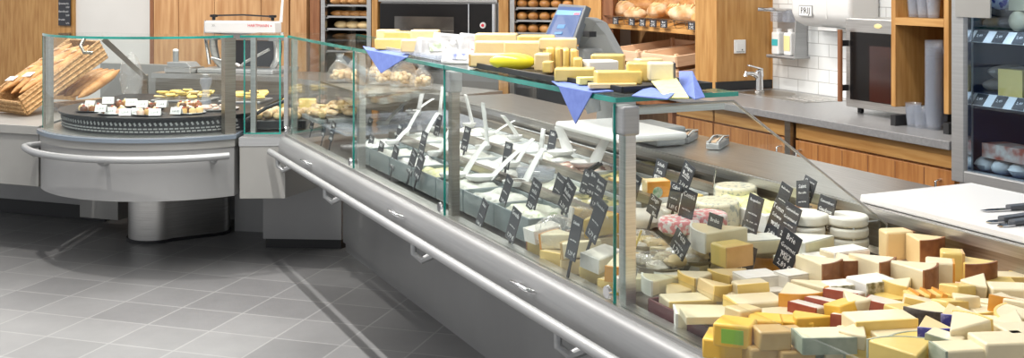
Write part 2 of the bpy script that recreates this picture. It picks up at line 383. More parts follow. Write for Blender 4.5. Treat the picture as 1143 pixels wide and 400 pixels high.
for i in range(3):
    svp('glass_top', bx(1.462,1.83,pt[i]+.004,pt[i+1]-.004,1.282,1.292), GLASS, smooth=False)
    svp('top_edge', bx(1.452,1.462,pt[i]+.004,pt[i+1]-.004,1.280,1.293), EDGE, smooth=False)
    svp('top_edge', bx(1.83,1.834,pt[i]+.004,pt[i+1]-.004,1.282,1.292), EDGE, smooth=False)
svp('top_edge', bx(1.452,1.834,G0-.006,G0+.004,1.281,1.293), EDGE, smooth=False)
# end glass: trapezoid with a bright sloping edge
eg = MB().xprism([(1.47,.775),(1.47,1.265),(1.815,1.265),(2.36,.885),(2.36,.80)],G0-.006,G0+.002); svp('end_glass', eg, GLASS, smooth=False)
svp('end_glass_edge', MB().tube([(1.47,G0,1.268),(1.82,G0,1.268),(2.363,G0,.885),(2.363,G0,.80)],.0035,6), SILVER)
svp('top_bracket', bx(1.50,1.80,G0+.01,G0+.03,1.245,1.262), STEEL, smooth=False)
svp('low_front_glass', bx(1.456,1.464,T0,G0-.01,.765,.895), GLASS, smooth=False)
for D,z in ((1.765,.835),(2.0,.85),(2.27,.862)):
    svp('divider_bar', bx(D-.014,D+.014,3.16,5.12,z-.004,z+.026), DKSTEEL, smooth=False)
svp('upper_shelf', bx(1.62,2.02,5.12,5.86,1.035,1.047), DKSTEEL, smooth=False)
svp('glass_shelf', bx(1.55,2.36,5.15,5.88,.845,.853), CLEARP, smooth=False)

# ------------------------------------------------------------------ corner unit
cu = thing('corner_counter','small straight grey corner case with one glass pane between rounded and long counters','counter',(-1.33,6.3,0))
def lp(parent, name, mb, m, **k):
    o = mb.build(name, m, None, **k); o.parent = parent; o.location = -Vector(parent.location) if parent.parent is None else Vector((0,0,0)); return o
p0 = Vector((-1.455,5.975)); p1 = Vector((-1.215,5.985))
body = [(p0.x,p0.y),(p1.x,p1.y),(-1.0,6.56),(-1.0,7.35),(-1.45,7.7)]
lp(cu,'front_panel', MB().prism(body,.42,.70), GREYL, smooth=False)
lp(cu,'upper_band', MB().prism([(a-.004 if i==0 else a,b-.004 if i<2 else b) for i,(a,b) in enumerate(body)],.70,.745), SILVER, smooth=False)
lp(cu,'display_floor', MB().prism([(-1.44,6.0),(-1.2,6.0),(-1.02,6.5),(-1.02,7.3),(-1.44,7.6)],.745,.76), STEELH, smooth=False)
lp(cu,'plinth', MB().prism([(-1.47,6.60),(-1.005,6.57),(-.75,7.1),(-1.47,7.4)],.06,.415), GREY, smooth=False)
lp(cu,'kick_plate', MB().prism([(-1.46,6.63),(-1.01,6.60),(-.76,7.1),(-1.46,7.4)],0,.06), KICK, smooth=False)
lp(cu,'front_glass', MB().box((-1.335,5.98,1.02),(.20,.008,.50)), GLASS, smooth=False)
lp(cu,'glass_edge', MB().box((-1.43,5.978,1.02),(.006,.012,.50)).box((-1.24,5.978,1.02),(.006,.012,.50)).box((-1.335,5.978,.768),(.2,.012,.006)), EDGE, smooth=False)
lp(cu,'top_edge', MB().box((-1.335,5.973,1.286),(.235,.012,.012)), EDGE, smooth=False)
lp(cu,'glass_top', MB().prism([(-1.45,5.98),(-1.22,5.985),(-1.07,6.28),(-1.43,6.3)],1.281,1.291), GLASS, smooth=False)
lp(cu,'post', MB().box((-1.215,6.03,1.02),(.022,.05,.52)), SILVER, smooth=False)
lp(cu,'post', MB().box((-1.40,6.06,1.02),(.028,.03,.52)), STEEL, smooth=False)
lp(cu,'rear_ledge', MB().prism([(-2.58,8.0),(-1.57,7.66),(-.36,6.42),(-.06,6.72),(-1.38,8.06),(-2.45,8.42)],.885,.92), STEELH, smooth=False)
lp(cu,'rear_panel', MB().prism([(-2.56,8.03),(-1.55,7.70),(-.34,6.46),(-.1,6.72),(-1.4,8.02),(-2.47,8.36)],.77,.885), DKSTEEL, smooth=False)

# ------------------------------------------------------------------ rounded unit
RC = Vector((-1.953,6.566)); RR_ = .761; A0, A1 = math.radians(208.8), math.radians(308.4)
ru = thing('rounded_counter','rounded grey pastry counter with curved glass standing on a steel column','counter',(RC.x,RC.y,0))
MR = None
def arc(r, n=28, a0=A0, a1=A1): return [(r*math.cos(a0+(a1-a0)*i/n), r*math.sin(a0+(a1-a0)*i/n)) for i in range(n+1)]
backp = [(.49,1.05),(-.55,1.40),(-.68,.5)]
def rp(name, mb, m, parent=None, **k):
    o = mb.build(name, m, parent or ru, **k); return o
rp('front_panel', MB().prism(arc(RR_-.008)+backp,.435,.70), GREY)
rp('upper_band', MB().prism(arc(RR_)+backp,.70,.742), GREYL)
rp('rim', MB().prism(arc(RR_+.014)+backp,.742,.762), BLUEG)
rp('deck', MB().prism(arc(RR_-.01)+backp,.762,.766), STEELH)
drum = rp('drum', MB().prism([(x*.97,y*.97) for x,y in arc(.66,28,A0-.3,A1+.25)]+[(.5,.5),(-.5,.5)],.766,.845), DARK)
rp('drum_rim', MB().prism(arc(.66,28,A0-.3,A1+.25)+[(.52,.52),(-.52,.6)],.845,.857), BLACK)
vent = MB()
for i in range(46):
    a = A0-.05+(A1-A0+.15)*i/45; M = Matrix.Rotation(a,4,'Z')
    vent.box((.645,0,.822),(.004,.010,.018),M,rx=.5); vent.box((.645,0,.797),(.004,.020,.007),M); vent.box((.645,.008,.782),(.004,.020,.007),M)
rp('vent_slots', vent, SILVER, drum, smooth=False)
def curved(r, z0, z1, th, a0=A0, a1=A1, n=28):
    o = arc(r,n,a0,a1); i = arc(r-th,n,a0,a1)[::-1]; return MB().prism(o+i,z0,z1)
rp('curved_glass', curved(.735,.766,1.278,.008,A0+.05,A1-.05), GLASS)
rp('glass_top', curved(.738,1.281,1.291,.34), GLASS)
rp('top_edge', curved(.744,1.279,1.292,.008,A0-.02,A1), EDGE)
for a,wd,m in ((A0+.005,.05,DKSTEEL),(A1-.02,.06,DKSTEEL)):
    rp('post', MB().box((.715,0,1.02),(.05,wd,.52),Matrix.Rotation(a,4,'Z')), m, smooth=False)
rp('glass_edge', MB().box((.738,0,1.02),(.01,.006,.51),Matrix.Rotation(A0-.02,4,'Z')), EDGE, smooth=False)
q0 = Vector((-2.33,6.35,1.262))-Vector(ru.location); q1 = Vector((-2.50,7.62,.92))-Vector(ru.location)
st = MB().tube([q0,q1],.022,4); rp('strut', st, DKSTEEL, smooth=False)
rp('rear_post', MB().box((q1.x,q1.y,.80),(.035,.03,.28)), DKSTEEL, smooth=False)
rp('grab_handle', MB().tube([Vector((-2.40,6.28,1.26))-Vector(ru.location),Vector((-2.41,6.25,1.22))-Vector(ru.location),Vector((-2.38,6.22,1.185))-Vector(ru.location),Vector((-2.34,6.24,1.18))-Vector(ru.location)],.010,8), DKSTEEL)
rl = []
for i in range(31):
    a = A0-.02+(A1-A0-.06)*i/30; rl.append((.835*math.cos(a),.835*math.sin(a),.665))
e0 = Vector(rl[0]); rl = [tuple(e0+Vector((.05,.10,0))), tuple(e0+Vector((.005,.05,0)))]+rl
rr = rp('bumper_rail', MB().tube(rl,.019,12), SILVER)
for a in (A0+.12,math.radians(258),A1-.16):
    M = Matrix.Rotation(a,4,'Z'); rp('rail_bracket', MB().tube([(.83,0,.655),(.80,0,.635),(.75,0,.635)],.013,8,M), SILVER, rr)
# oblong steel column under the case
pr = []
for i in range(13):
    a = math.radians(150)+PI*i/12; pr.append((-.24+.155*math.cos(a),.30+.155*math.sin(a)))
for i in range(13):
    a = math.radians(330)+PI*i/12; pr.append((.02+.155*math.cos(a),.46+.155*math.sin(a)))
rp('column', MB().prism(pr,.02,.44), STEEL)
rp('column_base', MB().prism([(x*1.03,y*1.01) for x,y in pr],0,.02), KICK)
rp('plinth', MB().prism([(.20,.50),(.47,.45),(.47,.84),(.20,.84)],.0,.43).prism([(-.28,.85),(.47,.85),(.47,1.0),(-.28,1.0)],.0,.43), GREY, smooth=False)

# ------------------------------------------------------------------ far-left bread counter
bc = thing('bread_counter','plain pale grey bakery counter at the far left carrying the bread baskets','counter',(-2.66,6.3,0),WA)
def bp_(name, x0,x1,y0,y1,z0,z1,m): return MB().box(((x0+x1)/2,(y0+y1)/2,(z0+z1)/2),(x1-x0,y1-y0,z1-z0)).build(name,m,bc,smooth=False,bevel=.003)
def bpoly(name, pts, z0, z1, m):
    R_ = Matrix.Rotation(-WA,3,'Z'); q = [R_ @ (Vector((x,y,0))-bc.location) for x,y in pts]
    return MB().prism([(p.x,p.y) for p in q],z0,z1).build(name,m,bc,smooth=False,bevel=.003)
bpoly('top',[(-2.66,6.285),(-2.66,7.5),(-4.0,8.0),(-4.17,6.835)],.715,.765,GREYL)
bpoly('front_panel',[(-2.67,6.31),(-2.67,7.5),(-4.0,8.0),(-4.16,6.86)],.42,.713,GREYL)
bp_('base_panel',-1.6,-.36,.95,1.3,.10,.42,GREY); bp_('kick_plate',-1.6,-.36,.97,1.3,0,.10,KICK)
bp_('side_block',-.42,-.12,.80,.95,.06,.35,GREYL)
bp_('rear_panel',-1.4,-.62,2.15,2.2,.0,.93,GREYL)


# ------------------------------------------------------------------ rear worktop and wood cabinets
wt = thing('worktop','grey stone worktop with inset steel sink in front of the white tiled wall','worktop',C(4.1,4.6,0),TH)
def cp(parent, name, mb, m, **k):
    o = mb.build(name, m, parent, **k); d = Matrix.Rotation(-TH,3,'Z') @ Vector(parent.location); o.location = -d; return o
cp(wt,'slab', bx(3.72,4.494,3.53,5.70,.862,.90), WORK, smooth=False, bevel=.003)
sk = cp(wt,'sink', bx(4.12,4.46,4.95,5.62,.9,.9025), STEELH, smooth=False)
bowl = MB().prism([(.14*math.cos(a)+4.28,.14*math.sin(a)*1.2+5.45) for a in [2*PI*i/24 for i in range(24)]],.9026,.9034); b2=bowl.build('bowl', DKSTEEL, sk)
dr = MB()
for i in range(5): dr.box((4.2+.05*i,5.1,.904),(.008,.2,.003))
dr.build('drainer_rib', STEEL, sk, smooth=False)
def cabinet(t0,t1,label,handle_t,group='wood cabinets under the grey worktop'):
    c = thing('base_cabinet',label,'cabinet',C(4.0,(t0+t1)/2,0),TH,group)
    cp(c,'carcass', bx(3.79,4.48,t0,t1,.08,.858), OAKY, smooth=False)
    cp(c,'kick_plate', bx(3.84,4.4,t0,t1,0,.08), KICK, smooth=False)
    d = cp(c,'door', bx(3.765,3.788,t0+.004,t1-.004,.10,.765), OAKY, smooth=False, bevel=.002)
    dd = MB()
    n = max(2,int((t1-t0)/.16))
    for i in range(1,n): dd.box((3.766,t0+(t1-t0)*i/n,.43),(.004,.005,.66))
    dd.build('board_joint', REDWOOD, d, smooth=False)
    cp(c,'top_rail', bx(3.768,3.788,t0+.004,t1-.004,.775,.858), OAKX, smooth=False, bevel=.002)
    if handle_t: MB().tube([(3.766,handle_t,.60),(3.735,handle_t,.605),(3.735,handle_t,.715),(3.766,handle_t,.72)],.006,8).build('handle', CHROME, d)
    return c
cabinet(3.54,4.59,'wood cabinet at the right end of the worktop beside the tall glass fridge',3.62)
for tt in (4.545,):
    MB().tube([(3.766-4.0,tt-4.065,.60),(3.735-4.0,tt-4.065,.605),(3.735-4.0,tt-4.065,.715),(3.766-4.0,tt-4.065,.72)],.006,8).build('handle', CHROME, bpy.data.objects['base_cabinet'])
cabinet(4.65,5.30,'wood cabinet beneath the worktop directly left of the grey upright',4.70)
cabinet(5.31,5.69,'wood cabinet beneath the sink end of the worktop',0)
up = MB().box((0,0,.43),(.06,.045,.858)).build('upright', DKSTEEL, None, C(3.77,4.62,0), TH, smooth=False)
tag(up,'narrow grey steel upright between two wood cabinets','upright')
# ------------------------------------------------------------------ back wall: racks, oven
def wl(parent, name, mb, m, **k):      # part given in back-wall coordinates (s, back, h)
    o = mb.build(name, m, parent, **k); o.location = -(Matrix.Rotation(-WA,3,'Z') @ (Vector(parent.location)-W(0))); return o
def wbx(s0,s1,y0,y1,z0,z1): return MB().box(((s0+s1)/2,(y0+y1)/2,(z0+z1)/2),(s1-s0,y1-y0,z1-z0))
def rack(s0, s1, label, tray_h, buns):
    r = thing('bakery_rack',label,'rack',W((s0+s1)/2,.3,0),WA)
    for s in (s0+.02,s1-.02):
        wl(r,'upright',wbx(s-.02,s+.02,.0,.04,.02,1.75),STEEL,smooth=False)
        wl(r,'upright',wbx(s-.02,s+.02,.56,.60,.02,1.75),STEEL,smooth=False)
    wl(r,'side_panel',wbx(s0,s0+.006,.04,.56,.02,1.75),DKSTEEL,smooth=False); wl(r,'side_panel',wbx(s1-.006,s1,.04,.56,.02,1.75),DKSTEEL,smooth=False)
    wl(r,'back_panel',wbx(s0,s1,.60,.61,.02,1.75),DARK,smooth=False)
    wl(r,'top_frame',wbx(s0,s1,.0,.60,1.75,1.78),STEEL,smooth=False)
    rn = MB()
    for h in tray_h:
        rn.box(((s0+.05),.3,h-.012),(.02,.55,.006)).box(((s1-.05),.3,h-.012),(.02,.55,.006))
    wl(r,'runner',rn,STEEL,smooth=False)
    return r
r1a, r1b = s_of(357), s_of(413); r2a, r2b = s_of(568), s_of(648)
H1 = (1.36,1.262,1.155,1.06,.965); H2 = (1.452,1.352,1.25,1.148,1.052)
rack(r1a,r1b,'steel bakery rack left of the black oven holding croissants and rolls','',()) if False else rack(r1a,r1b,'steel bakery rack left of the black oven holding assorted rolls',H1,())
rack(r2a,r2b,'steel bakery rack right of the black oven filled with round buns',H2,())
def tray(s0,s1,h,label,group):
    t = thing('baking_tray',label,'tray',W((s0+s1)/2,.28,h-.006),WA,group)
    w = s1-s0-.10
    MB().box((0,0,.003),(w,.5,.004)).box((0,-.25,.006),(w,.012,.016)).box((0,.25,.006),(w,.012,.012)).box((-w/2,0,.006),(.01,.5,.012)).box((w/2,0,.006),(.01,.5,.012)).build('tray_plate',SILVER,t,smooth=False)
    return t
NR = ['top','second','third','fourth','lowest']
def bun_mesh(kind):
    m = MB()
    if kind=='bun': m.ball((0,0,.034),(.046,.046,.036),n=14,m=9); mt=BUNM
    elif kind=='pale': m.ball((0,0,.032),(.075,.05,.034),n=14,m=9,jit=.02); mt=PALEBUN
    elif kind=='croissant':
        pts=[]; rs=[]
        for i in range(13):
            a=-1.2+2.4*i/12; pts.append((.075*math.sin(a),.05-.05*math.cos(a),.024)); rs.append(.004+.022*max(0,math.cos(a*1.15))*(1+.12*(i%2)))
        m.tube(pts,rs,10); mt=BUNM
    elif kind=='long': m.ball((0,0,.035),(.04,.11,.037),n=14,m=9,jit=.02); mt=BREADM
    else: m.ball((0,0,.045),(.055,.055,.05),n=12,m=8,jit=.03); mt=FLOURED
    return m.mesh(kind+'_crust', mt, True)
BM = {k:bun_mesh(k) for k in ('bun','pale','croissant','long','roll')}
def bun(kind,s,b,h,rz,name,label,cat,group):
    o = bpy.data.objects.new(name,BM[kind]); COL.objects.link(o); o.location=W(s,b,h+.003); o.rotation_euler=(0,0,WA+rz); return tag(o,label,cat,group)
kinds = [('long',4,'long_roll','dark crusty long roll'),('croissant',4,'croissant','small golden croissant'),('pale',3,'bread_roll','pale oval bread roll'),('croissant',3,'croissant','curved brown croissant'),('roll',4,'floured_roll','brown dusted round roll')]
for i,h in enumerate(H1):
    tray(r1a,r1b,h,'%s baking tray of the rack left of the oven'%NR[i],'trays in the left rack')
    k,n,nm,lb = kinds[i]
    for j in range(n):
        x = r1a+.06+(r1b-r1a-.12)*(j+.5)/n
        bun(k,x,.12+random.uniform(0,.03),h,random.uniform(-.3,.3)+(.5 if k=='croissant' else 0),nm,'%s, %s from the left on the %s tray of the left rack'%(lb,ORD[j],NR[i]),'bread','rolls in the left rack')
for i,h in enumerate(H2):
    tray(r2a,r2b,h,'%s baking tray of the rack right of the oven'%NR[i],'trays in the right rack')
    for j in range(6):
        x = r2a+.075+j*.098
        if x<r2b-.05: bun('bun',x,.09,h,random.uniform(0,3),'round_bun','golden round bun, %s from the left on the %s tray of the right rack'%(ORD[j],NR[i]),'bun','buns in the right rack')
        if x<r2b-.1: bun('bun',x+.03,.2,h,random.uniform(0,3),'round_bun','golden round bun, %s in the rear row on the %s tray of the right rack'%(ORD[j],NR[i]),'bun','buns in the right rack')
# oven
o0,o1 = s_of(423),s_of(555.5)
ov = thing('baking_oven','large built-in baking oven with black glass door between the two racks','oven',W((o0+o1)/2,.3,0),WA)
wl(ov,'housing',wbx(o0,o1,.02,.75,.1,2.1),STEELH,smooth=False)
wl(ov,'top_trim',wbx(o0,o1,-.03,.02,1.395,1.43),STEELH,smooth=False,bevel=.004)
wl(ov,'lower_panel',wbx(o0,o1,-.005,.02,.12,.82),STEELH,smooth=False)
sd = s_of(524)
dr_ = wl(ov,'door',wbx(o0+.012,sd-.004,-.025,.02,.83,1.385),OVENG,smooth=False,bevel=.004)
wl(ov,'window',wbx(s_of(441),s_of(507),-.028,-.024,.9,1.275),mat('oven_window',(.05,.045,.04),.08,0,(.085,.075,.065),6,coat=1),smooth=False)
wn = MB()
for z in (.98,1.07,1.16): wn.box(((s_of(441)+s_of(507))/2,-.029,z),(s_of(507)-s_of(441),.002,.004))
wl(ov,'rack_line',wn,DKSTEEL,smooth=False)
cpn = wl(ov,'control_panel',wbx(sd+.004,s_of(549.5),-.025,.02,.83,1.385),OVENG,smooth=False)
wl(ov,'chrome_strip',wbx(sd-.006,sd+.003,-.035,.0,.83,1.385),CHROME,smooth=False); wl(ov,'chrome_strip',wbx(s_of(550),s_of(553),-.035,.0,.83,1.385),CHROME,smooth=False)
s_=s_of(539.5); M=Matrix.Translation((s_,-.025,1.21)) @ Matrix.Rotation(PI/2,4,'X')
wl(ov,'button',MB().lathe([(0,.014),(.012,.014),(.014,.0)],18,M),RED); wl(ov,'button_ring',MB().lathe([(.014,.0),(.014,.012),(.024,.012),(.026,0)],20,M),CARD)
# ------------------------------------------------------------------ left: menu board, slicer, small device
mb_ = thing('menu_board','narrow black price board hung on the wood wall at the far left','sign',W(0,0,0)+Vector((0,0,0)),WA)
mb_.location = W((s_of(10)+s_of(26))/2,.64,1.37)
MB().box((0,0,0),(.15,.012,.52)).build('board',SLATE,mb_,smooth=False,bevel=.002)
for y,t1,t2 in ((.05,'Butterbrezel','1,60'),(-.034,'Spinattasche','3,20'),(-.116,'Käse Brezel','2,60'),(-.198,'Brezeln','0,95')):
    text(t1,.026,INK,mb_,(-.068,-.008,y),(PI/2,0,0),'LEFT'); text(t2,.026,INK,mb_,(.068,-.008,y-.038),(PI/2,0,0),'RIGHT')
sl = thing('bread_slicer','white and grey bread slicing machine on the steel rear ledge before the wood wall','machine',(-1.93,8.02,.921),math.radians(-16))
MB().box((0,.08,.015),(.60,.40,.03)).build('base',SILVER,sl,smooth=False,bevel=.008)
MB().box((0,0,.325),(.56,.11,.085)).build('hood',WHITE,sl,smooth=False,bevel=.01)
for x in (-.255,.255):
    MB().box((x,.02,.258),(.075,.10,.06)).build('end_block',TINT,sl,smooth=False,bevel=.006)
    MB().tube([(x,.03,.25),(x*1.02,.035,.18),(x*.96,.05,.09),(x*.8,.06,.03)],[.03,.032,.028,.024],8).build('side_leg',STEEL,sl)
MB().box((0,.06,.255),(.45,.012,.05)).build('back_plate',SILVER,sl,smooth=False)
MB().box((0,.10,.13),(.40,.02,.19)).build('dark_panel',DARK,sl,smooth=False)
MB().tube([(-.24,0,.405),(0,.0,.412),(.24,0,.402)],.006,8).build('top_rod',BLACK,sl)
for x in (-.235,.235): MB().lathe([(0,.372),(.012,.372),(.012,.392),(.028,.396),(.028,.412),(0,.414)],14,Matrix.Translation((x,0,0))).build('knob',BLACK,sl)
for a,b in ((-.23,-.02),(.23,.05)): MB().tube([(a,-.04,.10 if a<0 else .17),(b,-.05,.06 if a<0 else .08),(b*.2,-.04,.05)],.011,8).build('blade_arm',STEEL,sl)
MB().tube([(-.30,0,.37),(-.31,.01,.25),(-.30,.05,.05)],.012,8).build('side_guard',CHROME,sl)
MB().tube([(.275,.05,.36),(.285,.06,.55)],[.012,.008],8).build('lever',WHITE,sl)
text('HARTMANN ▪',.030,RED,sl,(.165,-.0565,.338),(PI/2,0,0)); text('33..',.024,TINT,sl,(-.20,-.0565,.335),(PI/2,0,0))
sd_ = thing('bag_sealer','small steel bag sealer with an upright dark handle left of the bread slicer','device',(-2.36,8.02,.921),math.radians(-18))
MB().box((0,.02,.02),(.22,.18,.04)).build('base',STEEL,sd_,smooth=False,bevel=.008)
MB().xprism([(-.10,.04),(.10,.04),(.06,.075),(-.10,.075)],-.05,.08).build('arm_block',SILVER,sd_,smooth=False,bevel=.004)
MB().tube([(-.06,0,.07),(-.06,0,.15)],.020,12).build('handle',TINT,sd_); MB().ball((-.06,0,.155),(.022,.022,.014)).build('handle_cap',WHITE,sd_)
# ------------------------------------------------------------------ bread baskets on the left counter
def basket(name,label,loc,rot,L,Wd,Dp,n,blabel,bl):
    b = thing(name,label,'basket',loc); b.rotation_euler = rot
    m = MB(); t=.012
    m.box((0,0,t/2),(Wd,L,t)).box((-Wd/2,0,Dp/2),(t,L,Dp)).box((Wd/2,0,Dp/2),(t,L,Dp)).box((0,-L/2,Dp*.35),(Wd,t,Dp*.7)).box((0,L/2,Dp/2),(Wd,t,Dp))
    m.build('woven_body',WICK,b,smooth=False,bevel=.004)
    rm = MB()
    for z in (.25,.5,.75,1.0):
        rm.tube([(-Wd/2-.006,-L/2,Dp*z*.8),(-Wd/2-.006,L/2,Dp*z)],.008,6); rm.tube([(Wd/2+.006,-L/2,Dp*z*.8),(Wd/2+.006,L/2,Dp*z)],.008,6)
    for z in (.2,.45,.7): rm.tube([(-Wd/2,-L/2-.006,Dp*z),(Wd/2,-L/2-.006,Dp*z)],.009,6)
    rm.build('woven_rim',WICK,b)
    R = Matrix.Translation(loc) @ b.rotation_euler.to_matrix().to_4x4()
    for i in range(n):
        x = -Wd/2+.049+(Wd-.098)*i/(n-1)
        g = MB(); pts=[]; rs=[]; q=15; Lb = L*(.88 if i%2 else .91); k=.031
        for j in range(q):
            y=-Lb/2+Lb*j/(q-1); pts.append((.006*math.sin(j*.5+i),y,.006*math.sin(j*.35+2*i))); rs.append(max(.004,k*(1-abs(2*j/(q-1)-1)**5)*(1+.05*math.sin(j*2.1))))
        g.tube(pts,rs,10)
        z = Dp-.02+.02*(i%2)+random.uniform(0,.015)
        o = g.build('baguette',BREADM,None); o.matrix_world = R @ Matrix.Translation((x,-.004*(i%3),z)) @ Matrix.Rotation(random.uniform(-.008,.008),4,'Z')
        tag(o,'%s, %s from the left in the %s'%(blabel,ORD[i],bl),'bread','baguettes in the %s'%bl)
        for j in range(4): MB().tube([(-.015,-Lb*.33+Lb*.2*j,k*.86),(0,-Lb*.3+Lb*.2*j,k*.98),(.015,-Lb*.27+Lb*.2*j,k*.86)],[.003,.008,.003],6).build('score_cut',FLOURED,o)
    for i,(x,y) in enumerate(((-.07,-L*.30),(.05,-L*.22))):
        c = MB().box((0,0,0),(.075,.045,.003)).build('price_card',CARD,None,smooth=False); c.matrix_world = R @ Matrix.Translation((x,y,Dp+.034+.004*i)) @ Matrix.Rotation(.15,4,'Z')
        tag(c,'small white price card on the baguettes of the %s, %s from the left'%(bl,ORD[i]),'label')
    return b
BRZ = math.radians(-37)
basket('bread_basket','large wicker basket of baguettes tilted up on the far-left counter',Vector((-2.87,7.02,.932)),(math.radians(30),0,BRZ),.62,.33,.13,5,'crusty baguette','tilted wicker basket')
b2 = thing('bread_basket','low wicker basket of loaves behind the tilted one and inside the glass','basket',(-2.72,7.22,.769),math.radians(-38))
MB().box((0,-.02,.018),(.28,.34,.034)).build('woven_body',WICK,b2,smooth=False,bevel=.01)
for i in range(4):
    g=MB(); q=13; pts=[(0,-.17+.34*j/(q-1),0) for j in range(q)]; g.tube(pts,[max(.004,.031*(1-abs(2*j/(q-1)-1)**4)) for j in range(q)],10)
    o=g.build('baguette',BREADM,None,Vector((-2.72,7.22,.925))+Vector((-.085+.058*i,.045-.045*i,.0)),0); o.rotation_euler=(math.radians(27),0,math.radians(-44+3*i))
    tag(o,'short brown baguette, %s from the left in the low wicker basket'%ORD[i],'bread','loaves in the low basket')
fb = MB().ball((-2.50,7.34,.945),(.07,.07,.15),n=16,m=10,jit=.12).build('plastic_bag',FILM,None); tag(fb,'clear crinkled plastic bag beside the low bread basket','bag')
# ------------------------------------------------------------------ right wall: bread shelf, crates
bs = thing('bread_shelf','slanted wooden bread shelf with a wire front on the right wood wall','shelf',C(4.65,6.9,1.2),TH)
def sp(parent,name,mb,m,**k): return cp(parent,name,mb,m,**k)
def cxf(D,t,h): return Vector((D,t,h))
tl = bs.location
M = Matrix.Rotation(-TH,4,'Z') 
def sh(name,mb,m,**k):
    o = mb.build(name,m,bs,**k); o.location = -(Matrix.Rotation(-TH,3,'Z') @ tl); return o
ts0,ts1 = 6.10,7.68
sh('board',MB().xprism([(4.42,1.205),(4.42,1.235),(4.94,1.355),(4.94,1.325)],ts0,ts1),OAKX,smooth=False)
wr = MB(); wr.tube([(4.42,ts0,1.285),(4.42,ts1,1.285)],.004,6); wr.tube([(4.40,ts0,1.30),(4.40,ts1,1.30)],.004,6)
for i in range(12):
    t=ts0+.02+(ts1-ts0-.04)*i/11; wr.tube([(4.40,t,1.30),(4.425,t,1.235),(4.6,t,1.28)],.003,5)
sh('wire_front',wr,DKSTEEL)
sh('end_rail',MB().tube([(4.43,ts0,1.235),(4.93,ts0,1.35)],.018,8),SILVER)
for i,u in enumerate((688,706,718,730,742,773)):
    t=t_of(u,4.40); 
    c = thing('price_tag','small black price tag clipped to the bread shelf wire, %s from the left'%ORD[i],'sign',C(4.385,t,1.268),TH,'price tags on the bread shelf')
    MB().box((0,0,0),(.004,.085,.055)).build('card',SLATE,c,smooth=False); text('2,95',.030,INK,c,(-.003,0,-.012),(PI/2,0,-PI/2)); text('Brot',.022,INK,c,(-.003,0,.012),(PI/2,0,-PI/2))
loaf = [(694,24,.10,.16,0,'round_loaf','pale floured loaf at the left end of the bread shelf'),(716,12,.10,.20,.5,'long_loaf','large brown loaf in the rear left of the bread shelf'),
 (733,22,.09,.15,-.3,'round_loaf','dusted loaf in the front middle of the bread shelf'),(741,8,.09,.12,.2,'round_loaf','seeded loaf in the rear middle of the bread shelf'),
 (752,18,.075,.09,0,'round_loaf','small round loaf right of the shelf middle'),(766,26,.10,.18,.3,'long_loaf','flat floury loaf at the front right of the bread shelf'),(784,16,.10,.17,-.4,'long_loaf','big twisted loaf at the right end of the bread shelf'),
 (756,1,.10,.16,.6,'long_loaf','golden loaf highest at the rear of the bread shelf'),(785,30,.08,.13,.1,'round_loaf','brown loaf lowest at the right front of the bread shelf'),(708,29,.075,.12,.2,'round_loaf','white dusted loaf behind the left price tags'),(775,3,.10,.16,.2,'round_loaf','brown loaf at the rear right of the bread shelf')]
for u,v,r,l,rz,nm,lb in loaf:
    # on the slanted board: D chosen from the height in the photo
    D = 4.50+max(0,min(.34,(30-v)*.0125)); t=t_of(u,D); h = 1.252+(D-4.42)*.23+r*.62
    m = MB(); m.ball((0,0,0),(r*.9,l*.92,r*.62),n=18,m=12,jit=.03)
    o = m.build(nm,FLOURED if 'flour' in lb or 'dust' in lb or 'pale' in lb or 'twist' in lb else BREADM,None,C(D,t,h),TH+rz); o.rotation_euler=(0,-.22,TH+rz); tag(o,lb,'bread')
    for j in range(3): MB().tube([(-r*.45,-l*.42+l*.36*j,r*.50),(0,-l*.35+l*.36*j,r*.61),(r*.45,-l*.28+l*.36*j,r*.50)],[.004,.012,.004],6).build('score_cut',PALEBUN,o)
def crate(label,D0,t0,h,ln,wd,group='wooden crates'):
    c = thing('wooden_crate',label,'crate',C(D0,t0,h),TH,group); c.rotation_euler=(0,-.10,TH)
    tk=.014
    for nm,mb in (('side_board',MB().box((0,ln/2,.04),(tk,ln,.075))),('side_board',MB().box((wd,ln/2,.04),(tk,ln,.075))),('end_board',MB().box((wd/2,0,.04),(wd,tk,.075))),('end_board',MB().box((wd/2,ln,.04),(wd,tk,.075)))):
        mb.build(nm,PINE,c,smooth=False,bevel=.002)
    bt=MB()
    for i in range(6): bt.box((wd*(i+.5)/6,ln/2,.004),(wd/6-.012,ln,.008))
    bt.build('bottom_slats',PINE,c,smooth=False)
    for y in (.02,ln-.02):
        for x in (.02,wd-.02): MB().box((x,y,.045),(.025,.025,.09)).build('corner_block',PINE,c,smooth=False)
    return c
for k in range(3):
    crate('wooden crate nearer the pillar under the bread shelf, %s in its stack'%('topmost','middle','lowest')[k],4.27,6.44,.985-.105*k,.44,.60)
    crate('wooden crate farther from the pillar under the bread shelf, %s in its stack'%('topmost','middle','lowest')[k],4.27,6.94,.985-.105*k,.44,.60)
ct = thing('crate_table','low dark wood table carrying the stacked wooden crates','table',C(4.6,6.95,0),TH)
for x in (-.3,.3):
    for y in (-.42,.42): MB().box((x,y,.345),(.05,.05,.69)).build('leg',REDWOOD,ct,smooth=False)
MB().box((0,0,.71),(.68,1.05,.04)).build('table_top',REDWOOD,ct,smooth=False)
pt_ = thing('price_tag','small black price tag on the front of the topmost crates','sign',C(4.258,6.90,1.0),TH)
MB().box((0,0,0),(.004,.06,.05)).build('card',SLATE,pt_,smooth=False); text('1,80',.024,INK,pt_,(-.003,0,0),(PI/2,0,-PI/2))
